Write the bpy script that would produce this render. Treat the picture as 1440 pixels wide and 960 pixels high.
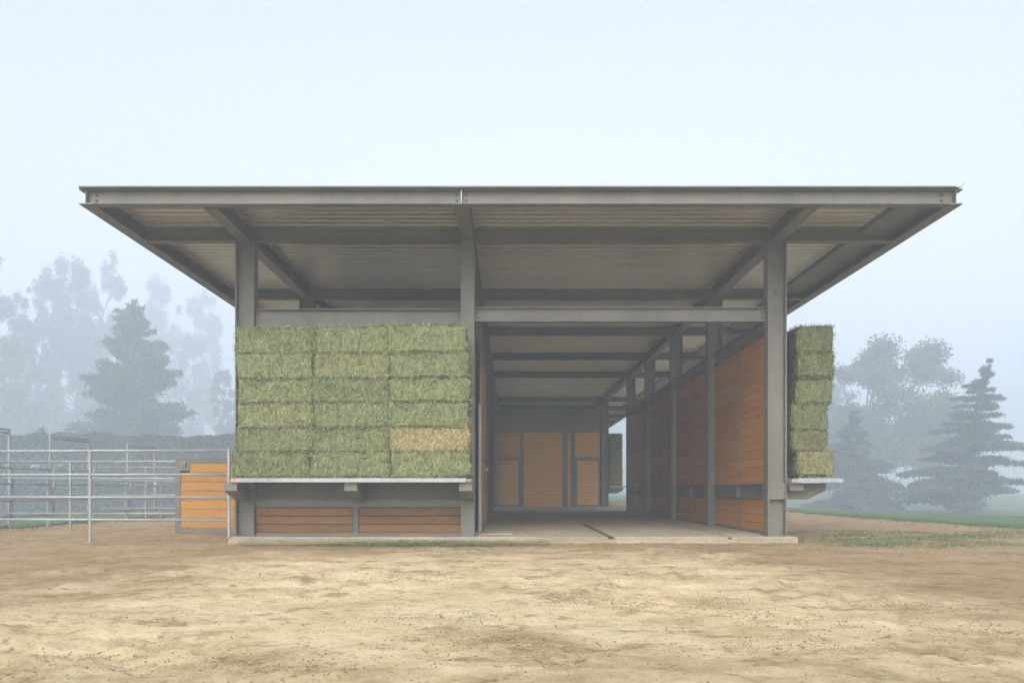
import bpy, bmesh, math, random
import numpy as np
from mathutils import Vector, Matrix, noise

R = math.radians
for o in list(bpy.data.objects):
    bpy.data.objects.remove(o, do_unlink=True)
SC = bpy.context.scene
COL = SC.collection

# ------------------------------------------------------------------ camera
EYE = 0.83
F, CX, HY = 1230.0, 718.0, 689.0        # focal length and vanishing point measured in the photograph
cam = bpy.data.cameras.new('camera')
camo = bpy.data.objects.new('camera', cam)
COL.objects.link(camo)
camo.location = (0, 0, EYE)
camo.rotation_euler = (R(90), 0, 0)
cam.sensor_width = 36
cam.lens = 36 * F / 1440
cam.shift_x = (720 - CX) / 1440
cam.shift_y = (HY - 480) / 1440
cam.clip_start = 0.05
cam.clip_end = 3000
SC.camera = camo

# ------------------------------------------------------------------ sky and sun
SUN_EL, SUN_AZ = R(35), R(7)            # sun stands behind the camera, a little to the left
world = bpy.data.worlds.new('World')
SC.world = world
world.use_nodes = True
wn, wl = world.node_tree.nodes, world.node_tree.links
wn.clear()
sky = wn.new('ShaderNodeTexSky')
sky.sky_type = 'NISHITA'
sky.sun_disc = False
sky.sun_elevation = SUN_EL
sky.sun_rotation = R(180) + SUN_AZ
sky.altitude = 0
sky.air_density = 1.0
sky.dust_density = 4.0
sky.ozone_density = 1.5
hs = wn.new('ShaderNodeHueSaturation')
hs.inputs['Saturation'].default_value = 0.40
hs.inputs['Hue'].default_value = 0.537
bg = wn.new('ShaderNodeBackground')
bg.inputs['Strength'].default_value = 0.116
wo = wn.new('ShaderNodeOutputWorld')
wl.new(sky.outputs[0], hs.inputs['Color'])
wl.new(hs.outputs[0], bg.inputs[0])
wl.new(bg.outputs[0], wo.inputs[0])

sl = bpy.data.lights.new('sun', 'SUN')
sl.energy = 1.5
sl.angle = R(55)
sl.color = (1.0, 0.87, 0.66)
so = bpy.data.objects.new('sun', sl)
COL.objects.link(so)
so.location = (-3, -20, 30)
sd = Vector((math.sin(-SUN_AZ) * math.cos(SUN_EL), -math.cos(SUN_AZ) * math.cos(SUN_EL), math.sin(SUN_EL)))
so.rotation_euler = sd.to_track_quat('Z', 'Y').to_euler()

vs = SC.view_settings
vs.view_transform = 'Standard'
vs.look = 'None'
vs.exposure = 1.48
vs.gamma = 1
vs.use_curve_mapping = False
SC.cycles.volume_bounces = 3
SC.cycles.use_denoising = True
SC.cycles.denoiser = 'OPENIMAGEDENOISE'
SC.cycles.denoising_prefilter = 'FAST'
SC.cycles.use_adaptive_sampling = False
SC.cycles.max_bounces = 10
SC.cycles.diffuse_bounces = 6


def P(px, py, D):
    """point at depth D that the photograph shows at pixel (px, py)"""
    return ((px - CX) * D / F, D, EYE + (HY - py) * D / F)


def PX(px, D):
    return (px - CX) * D / F


def PZ(py, D):
    return EYE + (HY - py) * D / F


# ------------------------------------------------------------------ materials
def new_mat(name):
    m = bpy.data.materials.new(name)
    m.use_nodes = True
    nt = m.node_tree
    b = nt.nodes['Principled BSDF']
    return m, nt, b


def nd(nt, kind, **kw):
    n = nt.nodes.new(kind)
    for k, v in kw.items():
        setattr(n, k, v)
    return n


def ramp(nt, fac, stops, interp='LINEAR'):
    r = nd(nt, 'ShaderNodeValToRGB')
    r.color_ramp.interpolation = interp
    el = r.color_ramp.elements
    while len(el) < len(stops):
        el.new(0.5)
    for e, (p, c) in zip(el, stops):
        e.position = p
        e.color = (c[0], c[1], c[2], 1) if len(c) == 3 else c
    nt.links.new(fac, r.inputs[0])
    return r.outputs[0]


def noise_tex(nt, vec, scale, detail=4, rough=0.55, dist=0.0):
    n = nd(nt, 'ShaderNodeTexNoise')
    n.inputs['Scale'].default_value = scale
    n.inputs['Detail'].default_value = detail
    n.inputs['Roughness'].default_value = rough
    n.inputs['Distortion'].default_value = dist
    if vec is not None:
        nt.links.new(vec, n.inputs['Vector'])
    return n.outputs[0]


def mapping(nt, vec, scale=(1, 1, 1), loc=(0, 0, 0)):
    m = nd(nt, 'ShaderNodeMapping')
    m.inputs['Scale'].default_value = scale
    m.inputs['Location'].default_value = loc
    nt.links.new(vec, m.inputs['Vector'])
    return m.outputs[0]


def mix(nt, fac, a, b, mode='MIX'):
    m = nd(nt, 'ShaderNodeMix', data_type='RGBA', blend_type=mode)
    for sock, v in ((m.inputs[0], fac), (m.inputs[6], a), (m.inputs[7], b)):
        if isinstance(v, (int, float)):
            sock.default_value = v
        elif isinstance(v, tuple):
            sock.default_value = (v[0], v[1], v[2], 1)
        else:
            nt.links.new(v, sock)
    return m.outputs[2]


def math_n(nt, op, a, b=0.0, clamp=False):
    m = nd(nt, 'ShaderNodeMath', operation=op)
    m.use_clamp = clamp
    for sock, v in ((m.inputs[0], a), (m.inputs[1], b)):
        if isinstance(v, (int, float)):
            sock.default_value = v
        else:
            nt.links.new(v, sock)
    return m.outputs[0]


def bump(nt, b, h, strength=0.3, dist=0.02):
    n = nd(nt, 'ShaderNodeBump')
    n.inputs['Strength'].default_value = strength
    n.inputs['Distance'].default_value = dist
    nt.links.new(h, n.inputs['Height'])
    nt.links.new(n.outputs[0], b.inputs['Normal'])


def geo_pos(nt):
    return nd(nt, 'ShaderNodeNewGeometry').outputs['Position']


def mat_steel(name, base, rough=0.5, metallic=0.0):
    m, nt, b = new_mat(name)
    p = geo_pos(nt)
    n1 = noise_tex(nt, mapping(nt, p, (1, 1, 0.35)), 1.7, 6, 0.65)
    n2 = noise_tex(nt, mapping(nt, p, (6, 6, 0.8)), 3, 3)
    c = ramp(nt, n1, [(0.25, tuple(x * 0.74 for x in base)), (0.55, base), (0.8, tuple(min(1, x * 1.18) for x in base))])
    c2 = mix(nt, 0.22, c, ramp(nt, n2, [(0.3, (0.55, 0.53, 0.5)), (0.7, (1, 1, 1))]), 'MULTIPLY')
    nt.links.new(c2, b.inputs['Base Color'])
    b.inputs['Roughness'].default_value = rough
    b.inputs['Metallic'].default_value = metallic
    b.inputs['Specular IOR Level'].default_value = 0.35
    bump(nt, b, noise_tex(nt, p, 40, 3), 0.06, 0.004)
    return m


def mat_wood(name, dark, mid, light, axis='x', var=1.0):
    m, nt, b = new_mat(name)
    p = geo_pos(nt)
    oi = nd(nt, 'ShaderNodeObjectInfo')
    comb = nd(nt, 'ShaderNodeCombineXYZ')
    for i in range(3):
        nt.links.new(math_n(nt, 'MULTIPLY', oi.outputs['Random'], 37.0 + 11 * i), comb.inputs[i])
    add = nd(nt, 'ShaderNodeVectorMath', operation='ADD')
    nt.links.new(p, add.inputs[0])
    nt.links.new(comb.outputs[0], add.inputs[1])
    v = add.outputs[0]
    sc = (0.9, 9, 9) if axis == 'x' else (9, 0.9, 9)
    g = noise_tex(nt, mapping(nt, v, sc), 5, 6, 0.6, 1.2)
    col = ramp(nt, g, [(0.3, dark), (0.5, mid), (0.72, light)])
    kn = nd(nt, 'ShaderNodeTexVoronoi')
    kn.inputs['Scale'].default_value = 3.0
    nt.links.new(mapping(nt, v, (1, 1.6, 1.6) if axis == 'x' else (1.6, 1, 1.6)), kn.inputs['Vector'])
    kf = ramp(nt, kn.outputs['Distance'], [(0.03, (0.22, 0.12, 0.06)), (0.09, (1, 1, 1))])
    col = mix(nt, 0.75, col, kf, 'MULTIPLY')
    val = ramp(nt, oi.outputs['Random'], [(0, (1 - 0.20 * var, 1 - 0.23 * var, 1 - 0.26 * var)), (0.5, (0.98, 0.98, 0.98)), (1, (1 + 0.12 * var, 1 + 0.10 * var, 1 + 0.05 * var))])
    col = mix(nt, 1.0, col, val, 'MULTIPLY')
    nt.links.new(col, b.inputs['Base Color'])
    b.inputs['Roughness'].default_value = 0.6
    b.inputs['Specular IOR Level'].default_value = 0.25
    bump(nt, b, g, 0.15, 0.004)
    return m


STEEL = (0.19, 0.184, 0.167)
M = {}
M['steel'] = mat_steel('painted_grey_steel', STEEL, 0.5)
m, nt, b = new_mat('roof_deck_steel')
p = geo_pos(nt)
nt.links.new(ramp(nt, noise_tex(nt, p, 0.35, 3, 0.5), [(0.3, (0.70, 0.68, 0.63)), (0.7, (0.76, 0.74, 0.69))]), b.inputs['Base Color'])
b.inputs['Roughness'].default_value = 0.32
b.inputs['Metallic'].default_value = 0.7
M['deck'] = m
M['galv'] = mat_steel('galvanised_steel', (0.40, 0.43, 0.46), 0.42, 0.3)
M['pipe'] = mat_steel('galvanised_pipe', (0.38, 0.41, 0.45), 0.4, 0.3)
M['bolt'] = mat_steel('bolt_steel', (0.07, 0.06, 0.055), 0.5)
M['rust'] = mat_steel('rusty_weld', (0.24, 0.15, 0.09), 0.8)
M['woodx'] = mat_wood('cedar_boards', (0.37, 0.18, 0.046), (0.45, 0.23, 0.06), (0.51, 0.28, 0.085), 'x', 0.5)
M['woodrear_lit'] = mat_wood('stall_boards_lit', (0.60, 0.28, 0.05), (0.73, 0.36, 0.07), (0.80, 0.43, 0.10), 'x', 0.6)  # same wood as the half door, brightened to paint in breezeway light
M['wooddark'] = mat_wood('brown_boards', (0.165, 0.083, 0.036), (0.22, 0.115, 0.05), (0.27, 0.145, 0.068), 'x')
M['woody'] = mat_wood('cedar_wall_boards', (0.44, 0.195, 0.04), (0.52, 0.235, 0.05), (0.58, 0.285, 0.068), 'y', 0.5)
M['backing'] = mat_wood('dark_backing', (0.05, 0.03, 0.02), (0.07, 0.04, 0.026), (0.09, 0.05, 0.03), 'x')
M['block'] = mat_wood('timber_block', (0.36, 0.28, 0.19), (0.44, 0.35, 0.25), (0.5, 0.42, 0.31), 'x')

# concrete
m, nt, b = new_mat('concrete')
p = geo_pos(nt)
n1 = noise_tex(nt, p, 0.9, 8, 0.65)
n2 = noise_tex(nt, p, 14, 5, 0.7)
c = ramp(nt, n1, [(0.3, (0.33, 0.275, 0.195)), (0.5, (0.43, 0.37, 0.28)), (0.72, (0.52, 0.465, 0.37))])
c = mix(nt, 0.35, c, ramp(nt, n2, [(0.35, (0.6, 0.56, 0.5)), (0.65, (1, 1, 1))]), 'MULTIPLY')
nt.links.new(c, b.inputs['Base Color'])
b.inputs['Roughness'].default_value = 0.8
bump(nt, b, n2, 0.25, 0.01)
M['concrete'] = m

# rust smudges on the right front column: an object-space stain on the same paint
m = mat_steel('painted_grey_steel_with_rust_stain', STEEL, 0.5)
nt = m.node_tree
b = nt.nodes['Principled BSDF']
src = b.inputs['Base Color'].links[0].from_socket
p = geo_pos(nt)
cur = src
for (zc, rz, rx, amt) in ((PZ(412, 14), 0.10, 0.045, 0.9), (PZ(437, 14), 0.085, 0.03, 0.55)):
    sub = nd(nt, 'ShaderNodeVectorMath', operation='SUBTRACT')
    nt.links.new(p, sub.inputs[0])
    sub.inputs[1].default_value = (PX(1091, 14), 14.0, zc)
    mp = mapping(nt, sub.outputs[0], (1 / rx, 0.5, 1 / rz))
    ln = nd(nt, 'ShaderNodeVectorMath', operation='LENGTH')
    nt.links.new(mp, ln.inputs[0])
    d = math_n(nt, 'ADD', ln.outputs['Value'], math_n(nt, 'MULTIPLY', noise_tex(nt, p, 30, 3), 0.6))
    f = ramp(nt, d, [(0.55, (amt, amt, amt)), (1.35, (0, 0, 0))])
    cur = mix(nt, f, cur, (0.10, 0.075, 0.05))
nt.links.new(cur, b.inputs['Base Color'])
M['steel_rust'] = m

# dirt
m, nt, b = new_mat('dry_dirt')
p = geo_pos(nt)
flatp = mapping(nt, p, (1, 1, 0))
big = noise_tex(nt, flatp, 0.33, 3, 0.5)
med = noise_tex(nt, flatp, 1.15, 10, 0.72)
fin = noise_tex(nt, mapping(nt, p, (1, 1, 0), (5, 3, 0)), 6.5, 8, 0.75)
c = ramp(nt, med, [(0.30, (0.33, 0.23, 0.128)), (0.5, (0.415, 0.305, 0.18)), (0.70, (0.50, 0.385, 0.242))])
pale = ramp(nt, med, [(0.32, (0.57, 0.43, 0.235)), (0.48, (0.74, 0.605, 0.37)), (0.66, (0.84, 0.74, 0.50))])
# uneven daylight painted into the dirt colour: bright mid-yard, darker edges
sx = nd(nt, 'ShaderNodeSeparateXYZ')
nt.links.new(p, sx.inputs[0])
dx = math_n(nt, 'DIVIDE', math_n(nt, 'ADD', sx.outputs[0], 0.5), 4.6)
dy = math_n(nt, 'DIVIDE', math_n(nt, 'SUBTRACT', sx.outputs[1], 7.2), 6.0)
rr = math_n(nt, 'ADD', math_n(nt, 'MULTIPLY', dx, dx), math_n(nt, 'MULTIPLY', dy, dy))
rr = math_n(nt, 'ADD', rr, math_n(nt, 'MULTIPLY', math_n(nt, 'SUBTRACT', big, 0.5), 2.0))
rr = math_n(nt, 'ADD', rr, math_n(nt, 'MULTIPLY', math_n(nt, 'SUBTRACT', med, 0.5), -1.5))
lit_middle = ramp(nt, rr, [(0.1, (0.95, 0.95, 0.95)), (1.7, (0.0, 0.0, 0.0))])
c = mix(nt, lit_middle, c, pale)
c = mix(nt, 0.45, c, ramp(nt, fin, [(0.36, (0.55, 0.49, 0.41)), (0.52, (1, 1, 1))]), 'MULTIPLY')
speck = noise_tex(nt, flatp, 55, 5, 0.75)
c = mix(nt, 0.75, c, ramp(nt, speck, [(0.30, (0.38, 0.31, 0.24)), (0.45, (1, 1, 1)), (0.62, (1, 1, 1)), (0.74, (1.25, 1.22, 1.18))]), 'MULTIPLY')
# trampled, damp, crumbly patches
def patches(loc, sc_, lo, hi):
    return ramp(nt, noise_tex(nt, mapping(nt, p, (1, 1, 0), loc), sc_, 7, 0.68, 0.4), [(lo, (0, 0, 0)), (hi, (1, 1, 1))])
crumb = ramp(nt, noise_tex(nt, flatp, 26, 5, 0.8), [(0.36, (0.15, 0.15, 0.15)), (0.56, (1, 1, 1))])
pat = math_n(nt, 'MULTIPLY', math_n(nt, 'MAXIMUM', patches((17, 9, 0), 1.6, 0.53, 0.63), patches((3, 29, 0), 4.2, 0.57, 0.65)), crumb)
c = mix(nt, math_n(nt, 'MULTIPLY', pat, 0.85), c, (0.22, 0.14, 0.062))
# sparse green growth by the right edge of the yard
gx = ramp(nt, math_n(nt, 'ADD', math_n(nt, 'DIVIDE', sx.outputs[0], 12.0), math_n(nt, 'MULTIPLY', math_n(nt, 'SUBTRACT', big, 0.5), 0.6)), [(0.36, (0, 0, 0)), (0.5, (1, 1, 1))])
gy = ramp(nt, math_n(nt, 'ABSOLUTE', math_n(nt, 'SUBTRACT', sx.outputs[1], 15.4)), [(0.0, (1, 1, 1)), (1.0, (1, 1, 1))])
gy = ramp(nt, math_n(nt, 'DIVIDE', math_n(nt, 'ABSOLUTE', math_n(nt, 'SUBTRACT', sx.outputs[1], 15.8)), 4.0), [(0.2, (1, 1, 1)), (0.8, (0, 0, 0))])
gn = ramp(nt, noise_tex(nt, mapping(nt, p, (1.2, 1.2, 1)), 1.6, 6, 0.7), [(0.46, (0, 0, 0)), (0.62, (0.75, 0.75, 0.75))])
gm = mix(nt, 1.0, mix(nt, 1.0, gx, gy, 'MULTIPLY'), gn, 'MULTIPLY')
c = mix(nt, gm, c, (0.25, 0.27, 0.14))
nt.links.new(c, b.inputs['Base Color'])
b.inputs['Roughness'].default_value = 0.95
b.inputs['Specular IOR Level'].default_value = 0.1
h = math_n(nt, 'ADD', math_n(nt, 'MULTIPLY', speck, 0.45), math_n(nt, 'MULTIPLY', fin, 0.5))
bump(nt, b, h, 1.0, 0.035)
M['dirt'] = m

# lawn
m, nt, b = new_mat('lawn_grass')
p = geo_pos(nt)
n1 = noise_tex(nt, p, 0.5, 8, 0.7)
n2 = noise_tex(nt, p, 25, 4, 0.7)
c = ramp(nt, n1, [(0.3, (0.06, 0.12, 0.045)), (0.6, (0.095, 0.175, 0.065)), (0.8, (0.14, 0.20, 0.085))])
c = mix(nt, 0.5, c, ramp(nt, n2, [(0.35, (0.45, 0.45, 0.4)), (0.65, (1, 1, 1))]), 'MULTIPLY')
nt.links.new(c, b.inputs['Base Color'])
b.inputs['Roughness'].default_value = 0.9
bump(nt, b, n2, 0.6, 0.05)
M['lawn'] = m

m, nt, b = new_mat('bark_mulch')
p = geo_pos(nt)
nt.links.new(ramp(nt, noise_tex(nt, p, 6, 6, 0.7), [(0.3, (0.07, 0.045, 0.035)), (0.7, (0.16, 0.11, 0.085))]), b.inputs['Base Color'])
b.inputs['Roughness'].default_value = 0.95
M['mulch'] = m


def mat_leaf(name, dark, light, trans=0.25):
    m, nt, b = new_mat(name)
    at = nd(nt, 'ShaderNodeAttribute', attribute_name='tint')
    c = ramp(nt, at.outputs['Fac'], [(0.0, dark), (1.0, light)])
    nt.links.new(c, b.inputs['Base Color'])
    b.inputs['Roughness'].default_value = 0.65
    b.inputs['Specular IOR Level'].default_value = 0.2
    tr = nd(nt, 'ShaderNodeBsdfTranslucent')
    nt.links.new(c, tr.inputs['Color'])
    ms = nd(nt, 'ShaderNodeMixShader')
    ms.inputs[0].default_value = trans
    nt.links.new(b.outputs[0], ms.inputs[1])
    nt.links.new(tr.outputs[0], ms.inputs[2])
    nt.links.new(ms.outputs[0], nt.nodes['Material Output'].inputs['Surface'])
    return m


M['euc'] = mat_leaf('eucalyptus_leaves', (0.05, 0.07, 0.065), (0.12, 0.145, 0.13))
M['pine'] = mat_leaf('pine_needles', (0.035, 0.065, 0.048), (0.095, 0.135, 0.085))
M['cedar'] = mat_leaf('cedar_needles', (0.045, 0.075, 0.075), (0.12, 0.16, 0.155))
M['decid'] = mat_leaf('broad_leaves', (0.045, 0.075, 0.04), (0.13, 0.16, 0.08))
M['decid_turn'] = mat_leaf('turning_leaves', (0.10, 0.09, 0.035), (0.22, 0.18, 0.06))
M['hedge'] = mat_leaf('hedge_leaves', (0.03, 0.055, 0.03), (0.08, 0.12, 0.055))
M['yucca'] = mat_leaf('yucca_blades', (0.05, 0.12, 0.08), (0.11, 0.2, 0.14))
m, nt, b = new_mat('bark')
p = geo_pos(nt)
nt.links.new(ramp(nt, noise_tex(nt, mapping(nt, p, (3, 3, 0.6)), 3, 5), [(0.3, (0.07, 0.055, 0.045)), (0.7, (0.17, 0.14, 0.12))]), b.inputs['Base Color'])
b.inputs['Roughness'].default_value = 0.9
M['bark'] = m

# hay: green to straw, tinted per bale by the object's own colour
m, nt, b = new_mat('baled_hay')
at = nd(nt, 'ShaderNodeAttribute', attribute_name='tint')
oi = nd(nt, 'ShaderNodeObjectInfo')
tc = nd(nt, 'ShaderNodeTexCoord').outputs['Object']
n1 = noise_tex(nt, mapping(nt, tc, (9, 9, 2.4)), 1.6, 6, 0.7)
f = math_n(nt, 'ADD', math_n(nt, 'MULTIPLY', at.outputs['Fac'], 0.75), math_n(nt, 'MULTIPLY', math_n(nt, 'SUBTRACT', n1, 0.5), 0.55), True)
g = ramp(nt, f, [(0.0, (0.08, 0.10, 0.045)), (0.22, (0.20, 0.24, 0.115)), (0.5, (0.315, 0.36, 0.195)), (0.75, (0.45, 0.47, 0.29)), (1.0, (0.70, 0.65, 0.45))])
s = ramp(nt, f, [(0.0, (0.22, 0.17, 0.075)), (0.4, (0.50, 0.42, 0.22)), (1.0, (0.78, 0.70, 0.46))])
sepc = nd(nt, 'ShaderNodeSeparateColor')
nt.links.new(oi.outputs['Color'], sepc.inputs[0])
c = mix(nt, sepc.outputs[0], g, s)
k = nd(nt, 'ShaderNodeCombineColor')
for i in range(3):
    nt.links.new(sepc.outputs[1], k.inputs[i])
c = mix(nt, 1.0, c, k.outputs[0], 'MULTIPLY')
nt.links.new(c, b.inputs['Base Color'])
b.inputs['Roughness'].default_value = 0.85
b.inputs['Specular IOR Level'].default_value = 0.15
M['hay'] = m

m, nt, b = new_mat('drain_iron')
b.inputs['Base Color'].default_value = (0.06, 0.05, 0.04, 1)
b.inputs['Roughness'].default_value = 0.7
M['drain'] = m
m, nt, b = new_mat('loose_stone')
oi = nd(nt, 'ShaderNodeObjectInfo')
p = geo_pos(nt)
nt.links.new(ramp(nt, noise_tex(nt, p, 9, 2), [(0.35, (0.20, 0.14, 0.085)), (0.65, (0.46, 0.37, 0.25))]), b.inputs['Base Color'])
b.inputs['Roughness'].default_value = 0.95
M['stone'] = m


# ------------------------------------------------------------------ mesh helpers
class MB:
    """collects shapes given in world coordinates and links them as ONE mesh object"""

    def __init__(s):
        s.v, s.f = [], []

    def poly(s, verts, faces):
        n = len(s.v)
        s.v += [tuple(v) for v in verts]
        s.f += [tuple(n + i for i in f) for f in faces]
        return s

    def box(s, x0, x1, y0, y1, z0, z1, ch=0.0):
        if ch <= 0:
            return s.poly([(x0, y0, z0), (x1, y0, z0), (x1, y1, z0), (x0, y1, z0), (x0, y0, z1), (x1, y0, z1), (x1, y1, z1), (x0, y1, z1)],
                          [(0, 3, 2, 1), (4, 5, 6, 7), (0, 1, 5, 4), (1, 2, 6, 5), (2, 3, 7, 6), (3, 0, 4, 7)])
        bm = bmesh.new()
        bmesh.ops.create_cube(bm, size=1)
        for v in bm.verts:
            v.co = Vector(((x0 + x1) / 2 + v.co.x * (x1 - x0), (y0 + y1) / 2 + v.co.y * (y1 - y0), (z0 + z1) / 2 + v.co.z * (z1 - z0)))
        bmesh.ops.bevel(bm, geom=bm.edges[:], offset=ch, segments=1, affect='EDGES')
        bm.verts.index_update()
        s.poly([v.co[:] for v in bm.verts], [[v.index for v in f.verts] for f in bm.faces])
        bm.free()
        return s

    def prism(s, pts, axis, a0, a1):
        """polygon pts (2D) extruded along axis 'x','y','z' from a0 to a1"""
        def mk(u, w, a):
            return {'x': (a, u, w), 'y': (u, a, w), 'z': (u, w, a)}[axis]
        n = len(pts)
        vs_ = [mk(u, w, a0) for u, w in pts] + [mk(u, w, a1) for u, w in pts]
        fs = [tuple(range(n))[::-1], tuple(range(n, 2 * n))]
        fs += [(i, (i + 1) % n, n + (i + 1) % n, n + i) for i in range(n)]
        return s.poly(vs_, fs)

    def wbeam(s, axis, a0, a1, c1, c2, width, depth, tf=0.014, tw=0.012, flip=False):
        """I-section: along axis; c1,c2 = centre in the other two axes (in xyz order).
        Web lies along the second of those axes, flip swaps."""
        w, d, t = width / 2, depth / 2, tw / 2
        pts = [(-w, -d), (w, -d), (w, -d + tf), (t, -d + tf), (t, d - tf), (w, d - tf), (w, d), (-w, d), (-w, d - tf), (-t, d - tf), (-t, -d + tf), (-w, -d + tf)]
        if flip:
            pts = [(q, p_) for p_, q in pts]
        return s.prism([(c1 + p_, c2 + q) for p_, q in pts], axis, a0, a1)

    def tube(s, p0, p1, r0, r1=None, n=10):
        r1 = r0 if r1 is None else r1
        p0, p1 = Vector(p0), Vector(p1)
        q = (p1 - p0).to_track_quat('Z', 'Y')
        vs_ = []
        for p, r in ((p0, r0), (p1, r1)):
            for i in range(n):
                a = 2 * math.pi * i / n
                vs_.append(p + q @ Vector((math.cos(a) * r, math.sin(a) * r, 0)))
        fs = [(i, (i + 1) % n, n + (i + 1) % n, n + i) for i in range(n)]
        fs += [tuple(range(n))[::-1], tuple(range(n, 2 * n))]
        return s.poly(vs_, fs)

    def path(s, pts, rad, n=8):
        """one continuous bent, tapered tube"""
        pts = [Vector(p) for p in pts]
        vs_, fs = [], []
        for i, p in enumerate(pts):
            d = (pts[min(i + 1, len(pts) - 1)] - pts[max(i - 1, 0)]).normalized()
            q = d.to_track_quat('Z', 'Y')
            for j in range(n):
                a = 2 * math.pi * j / n
                vs_.append(p + q @ Vector((math.cos(a) * rad[i], math.sin(a) * rad[i], 0)))
        for i in range(len(pts) - 1):
            for j in range(n):
                fs.append((i * n + j, i * n + (j + 1) % n, (i + 1) * n + (j + 1) % n, (i + 1) * n + j))
        k = (len(pts) - 1) * n
        fs += [tuple(range(n))[::-1], tuple(range(k, k + n))]
        return s.poly(vs_, fs)

    def build(s, name, mat, parent=None, smooth=False, origin=None):
        a = np.array(s.v, dtype=float)
        if origin is None:
            lo, hi = a.min(0), a.max(0)
            origin = ((lo[0] + hi[0]) / 2, (lo[1] + hi[1]) / 2, lo[2])
        me = bpy.data.meshes.new(name)
        me.from_pydata((a - np.array(origin)).tolist(), [], s.f)
        me.update()
        if smooth:
            me.polygons.foreach_set('use_smooth', [True] * len(me.polygons))
        me.materials.append(M[mat] if isinstance(mat, str) else mat)
        return link(name, me, origin, parent)


WORLD = {}


def link(name, me, origin, parent=None):
    o = bpy.data.objects.new(name, me)
    COL.objects.link(o)
    WORLD[o.name] = Vector(origin)
    if parent is not None:
        o.parent = parent
        o.location = Vector(origin) - WORLD[parent.name]
    else:
        o.location = origin
    return o


def thing(name, label, cat, loc, group=None):
    o = link(name, None, loc)
    return tag(o, label, cat, group)


def tag(o, label, cat=None, group=None):
    o['label'] = label
    if cat:
        o['category'] = cat
    if group:
        o['group'] = group
    return o


def structure(o):
    o['kind'] = 'structure'
    return o


rnd = random.Random(7)

# ------------------------------------------------------------------ ground
YARD = 11.2


def sheet(name, xs, ys, zf, mat):
    X, Y = np.meshgrid(xs, ys)
    Z = zf(X, Y)
    nx, ny = len(xs), len(ys)
    vv = np.stack([X.ravel(), Y.ravel(), Z.ravel()], 1)
    idx = np.arange(nx * ny).reshape(ny, nx)
    ff = np.stack([idx[:-1, :-1].ravel(), idx[:-1, 1:].ravel(), idx[1:, 1:].ravel(), idx[1:, :-1].ravel()], 1)
    me = bpy.data.meshes.new(name)
    me.from_pydata(vv.tolist(), [], ff.tolist())
    me.polygons.foreach_set('use_smooth', [True] * len(ff))
    me.materials.append(M[mat])
    return structure(link(name, me, (0, 0, 0)))


def sstep(a, b_, v):
    t_ = np.clip((v - a) / (b_ - a), 0, 1)
    return t_ * t_ * (3 - 2 * t_)


def lawn_z(X, Y):
    # the lawn falls into a shallow swale either side of the yard and rises again behind it
    return -0.045 - 1.05 * sstep(12, 27, np.abs(X)) * sstep(20, 72, Y) * (1 - sstep(85, 135, Y))


def lz(x, y):
    return float(lawn_z(np.array([x]), np.array([y]))[0])


ground = sheet('ground', np.linspace(-600, 600, 301), np.concatenate([np.linspace(-120, 0, 16), np.linspace(4, 150, 60), np.linspace(158, 600, 30)]), lawn_z, 'lawn')


def vnoise(X, Y, scale, seed, octaves=4, gain=0.5):
    rs = np.random.RandomState(seed)
    out = np.zeros_like(X)
    amp = 1.0
    for o in range(octaves):
        n = 256
        g = rs.rand(n, n)
        u, v = X / scale + 100.3 * (o + 1), Y / scale + 57.1 * (o + 1)
        i, j = np.floor(u).astype(int), np.floor(v).astype(int)
        fu, fv = u - i, v - j
        fu, fv = fu * fu * (3 - 2 * fu), fv * fv * (3 - 2 * fv)
        a = g[i % n, j % n]; b_ = g[(i + 1) % n, j % n]; c_ = g[i % n, (j + 1) % n]; d_ = g[(i + 1) % n, (j + 1) % n]
        out += amp * ((a * (1 - fu) + b_ * fu) * (1 - fv) + (c_ * (1 - fu) + d_ * fu) * fv - 0.5)
        amp *= gain
        scale *= 0.5
    return out


def seg_dist(X, Y, x0, y0, x1, y1):
    dx, dy = x1 - x0, y1 - y0
    t = np.clip(((X - x0) * dx + (Y - y0) * dy) / (dx * dx + dy * dy), 0, 1)
    return np.hypot(X - x0 - t * dx, Y - y0 - t * dy)


def gp(px, py):
    D = EYE * F / (py - HY)
    return PX(px, D), D


TRACKS = [((1195, 838), (1155, 910), 0.05), ((1128, 812), (1060, 838), 0.06), ((665, 800), (715, 878), 0.035), ((1260, 860), (1300, 940), 0.05), ((1215, 790), (1150, 830), 0.06),
          ((1340, 850), (1420, 900), 0.05)]


def dirt_z(X, Y):
    z = 0.030 * vnoise(X, Y, 2.6, 3, 4) + 0.015 * vnoise(X, Y, 0.30, 5, 4, 0.62)
    # churned hoof-marked patches
    churn = np.clip(vnoise(X, Y, 1.5, 11, 3) * 3.2 - 0.1, 0, 1)
    z += churn * 0.048 * vnoise(X, Y, 0.15, 17, 2, 0.5)
    for (a, b_, w) in TRACKS:
        d = seg_dist(X, Y, *gp(*a), *gp(*b_))
        z += -0.010 * np.exp(-(d / w) ** 2) + 0.005 * np.exp(-((d - 2.0 * w) / w) ** 2)
    # gently down to the lawn at the edge of the yard, flat against the slab
    edge = np.clip((np.abs(X) - (YARD - 0.5 + 0.7 * vnoise(X, Y, 3.0, 23, 3))) / 0.5, 0, 1)
    far = np.clip((Y - 58) / 3, 0, 1)
    z = z * (1 - edge) - 0.10 * np.maximum(edge, far)
    return z


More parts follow.
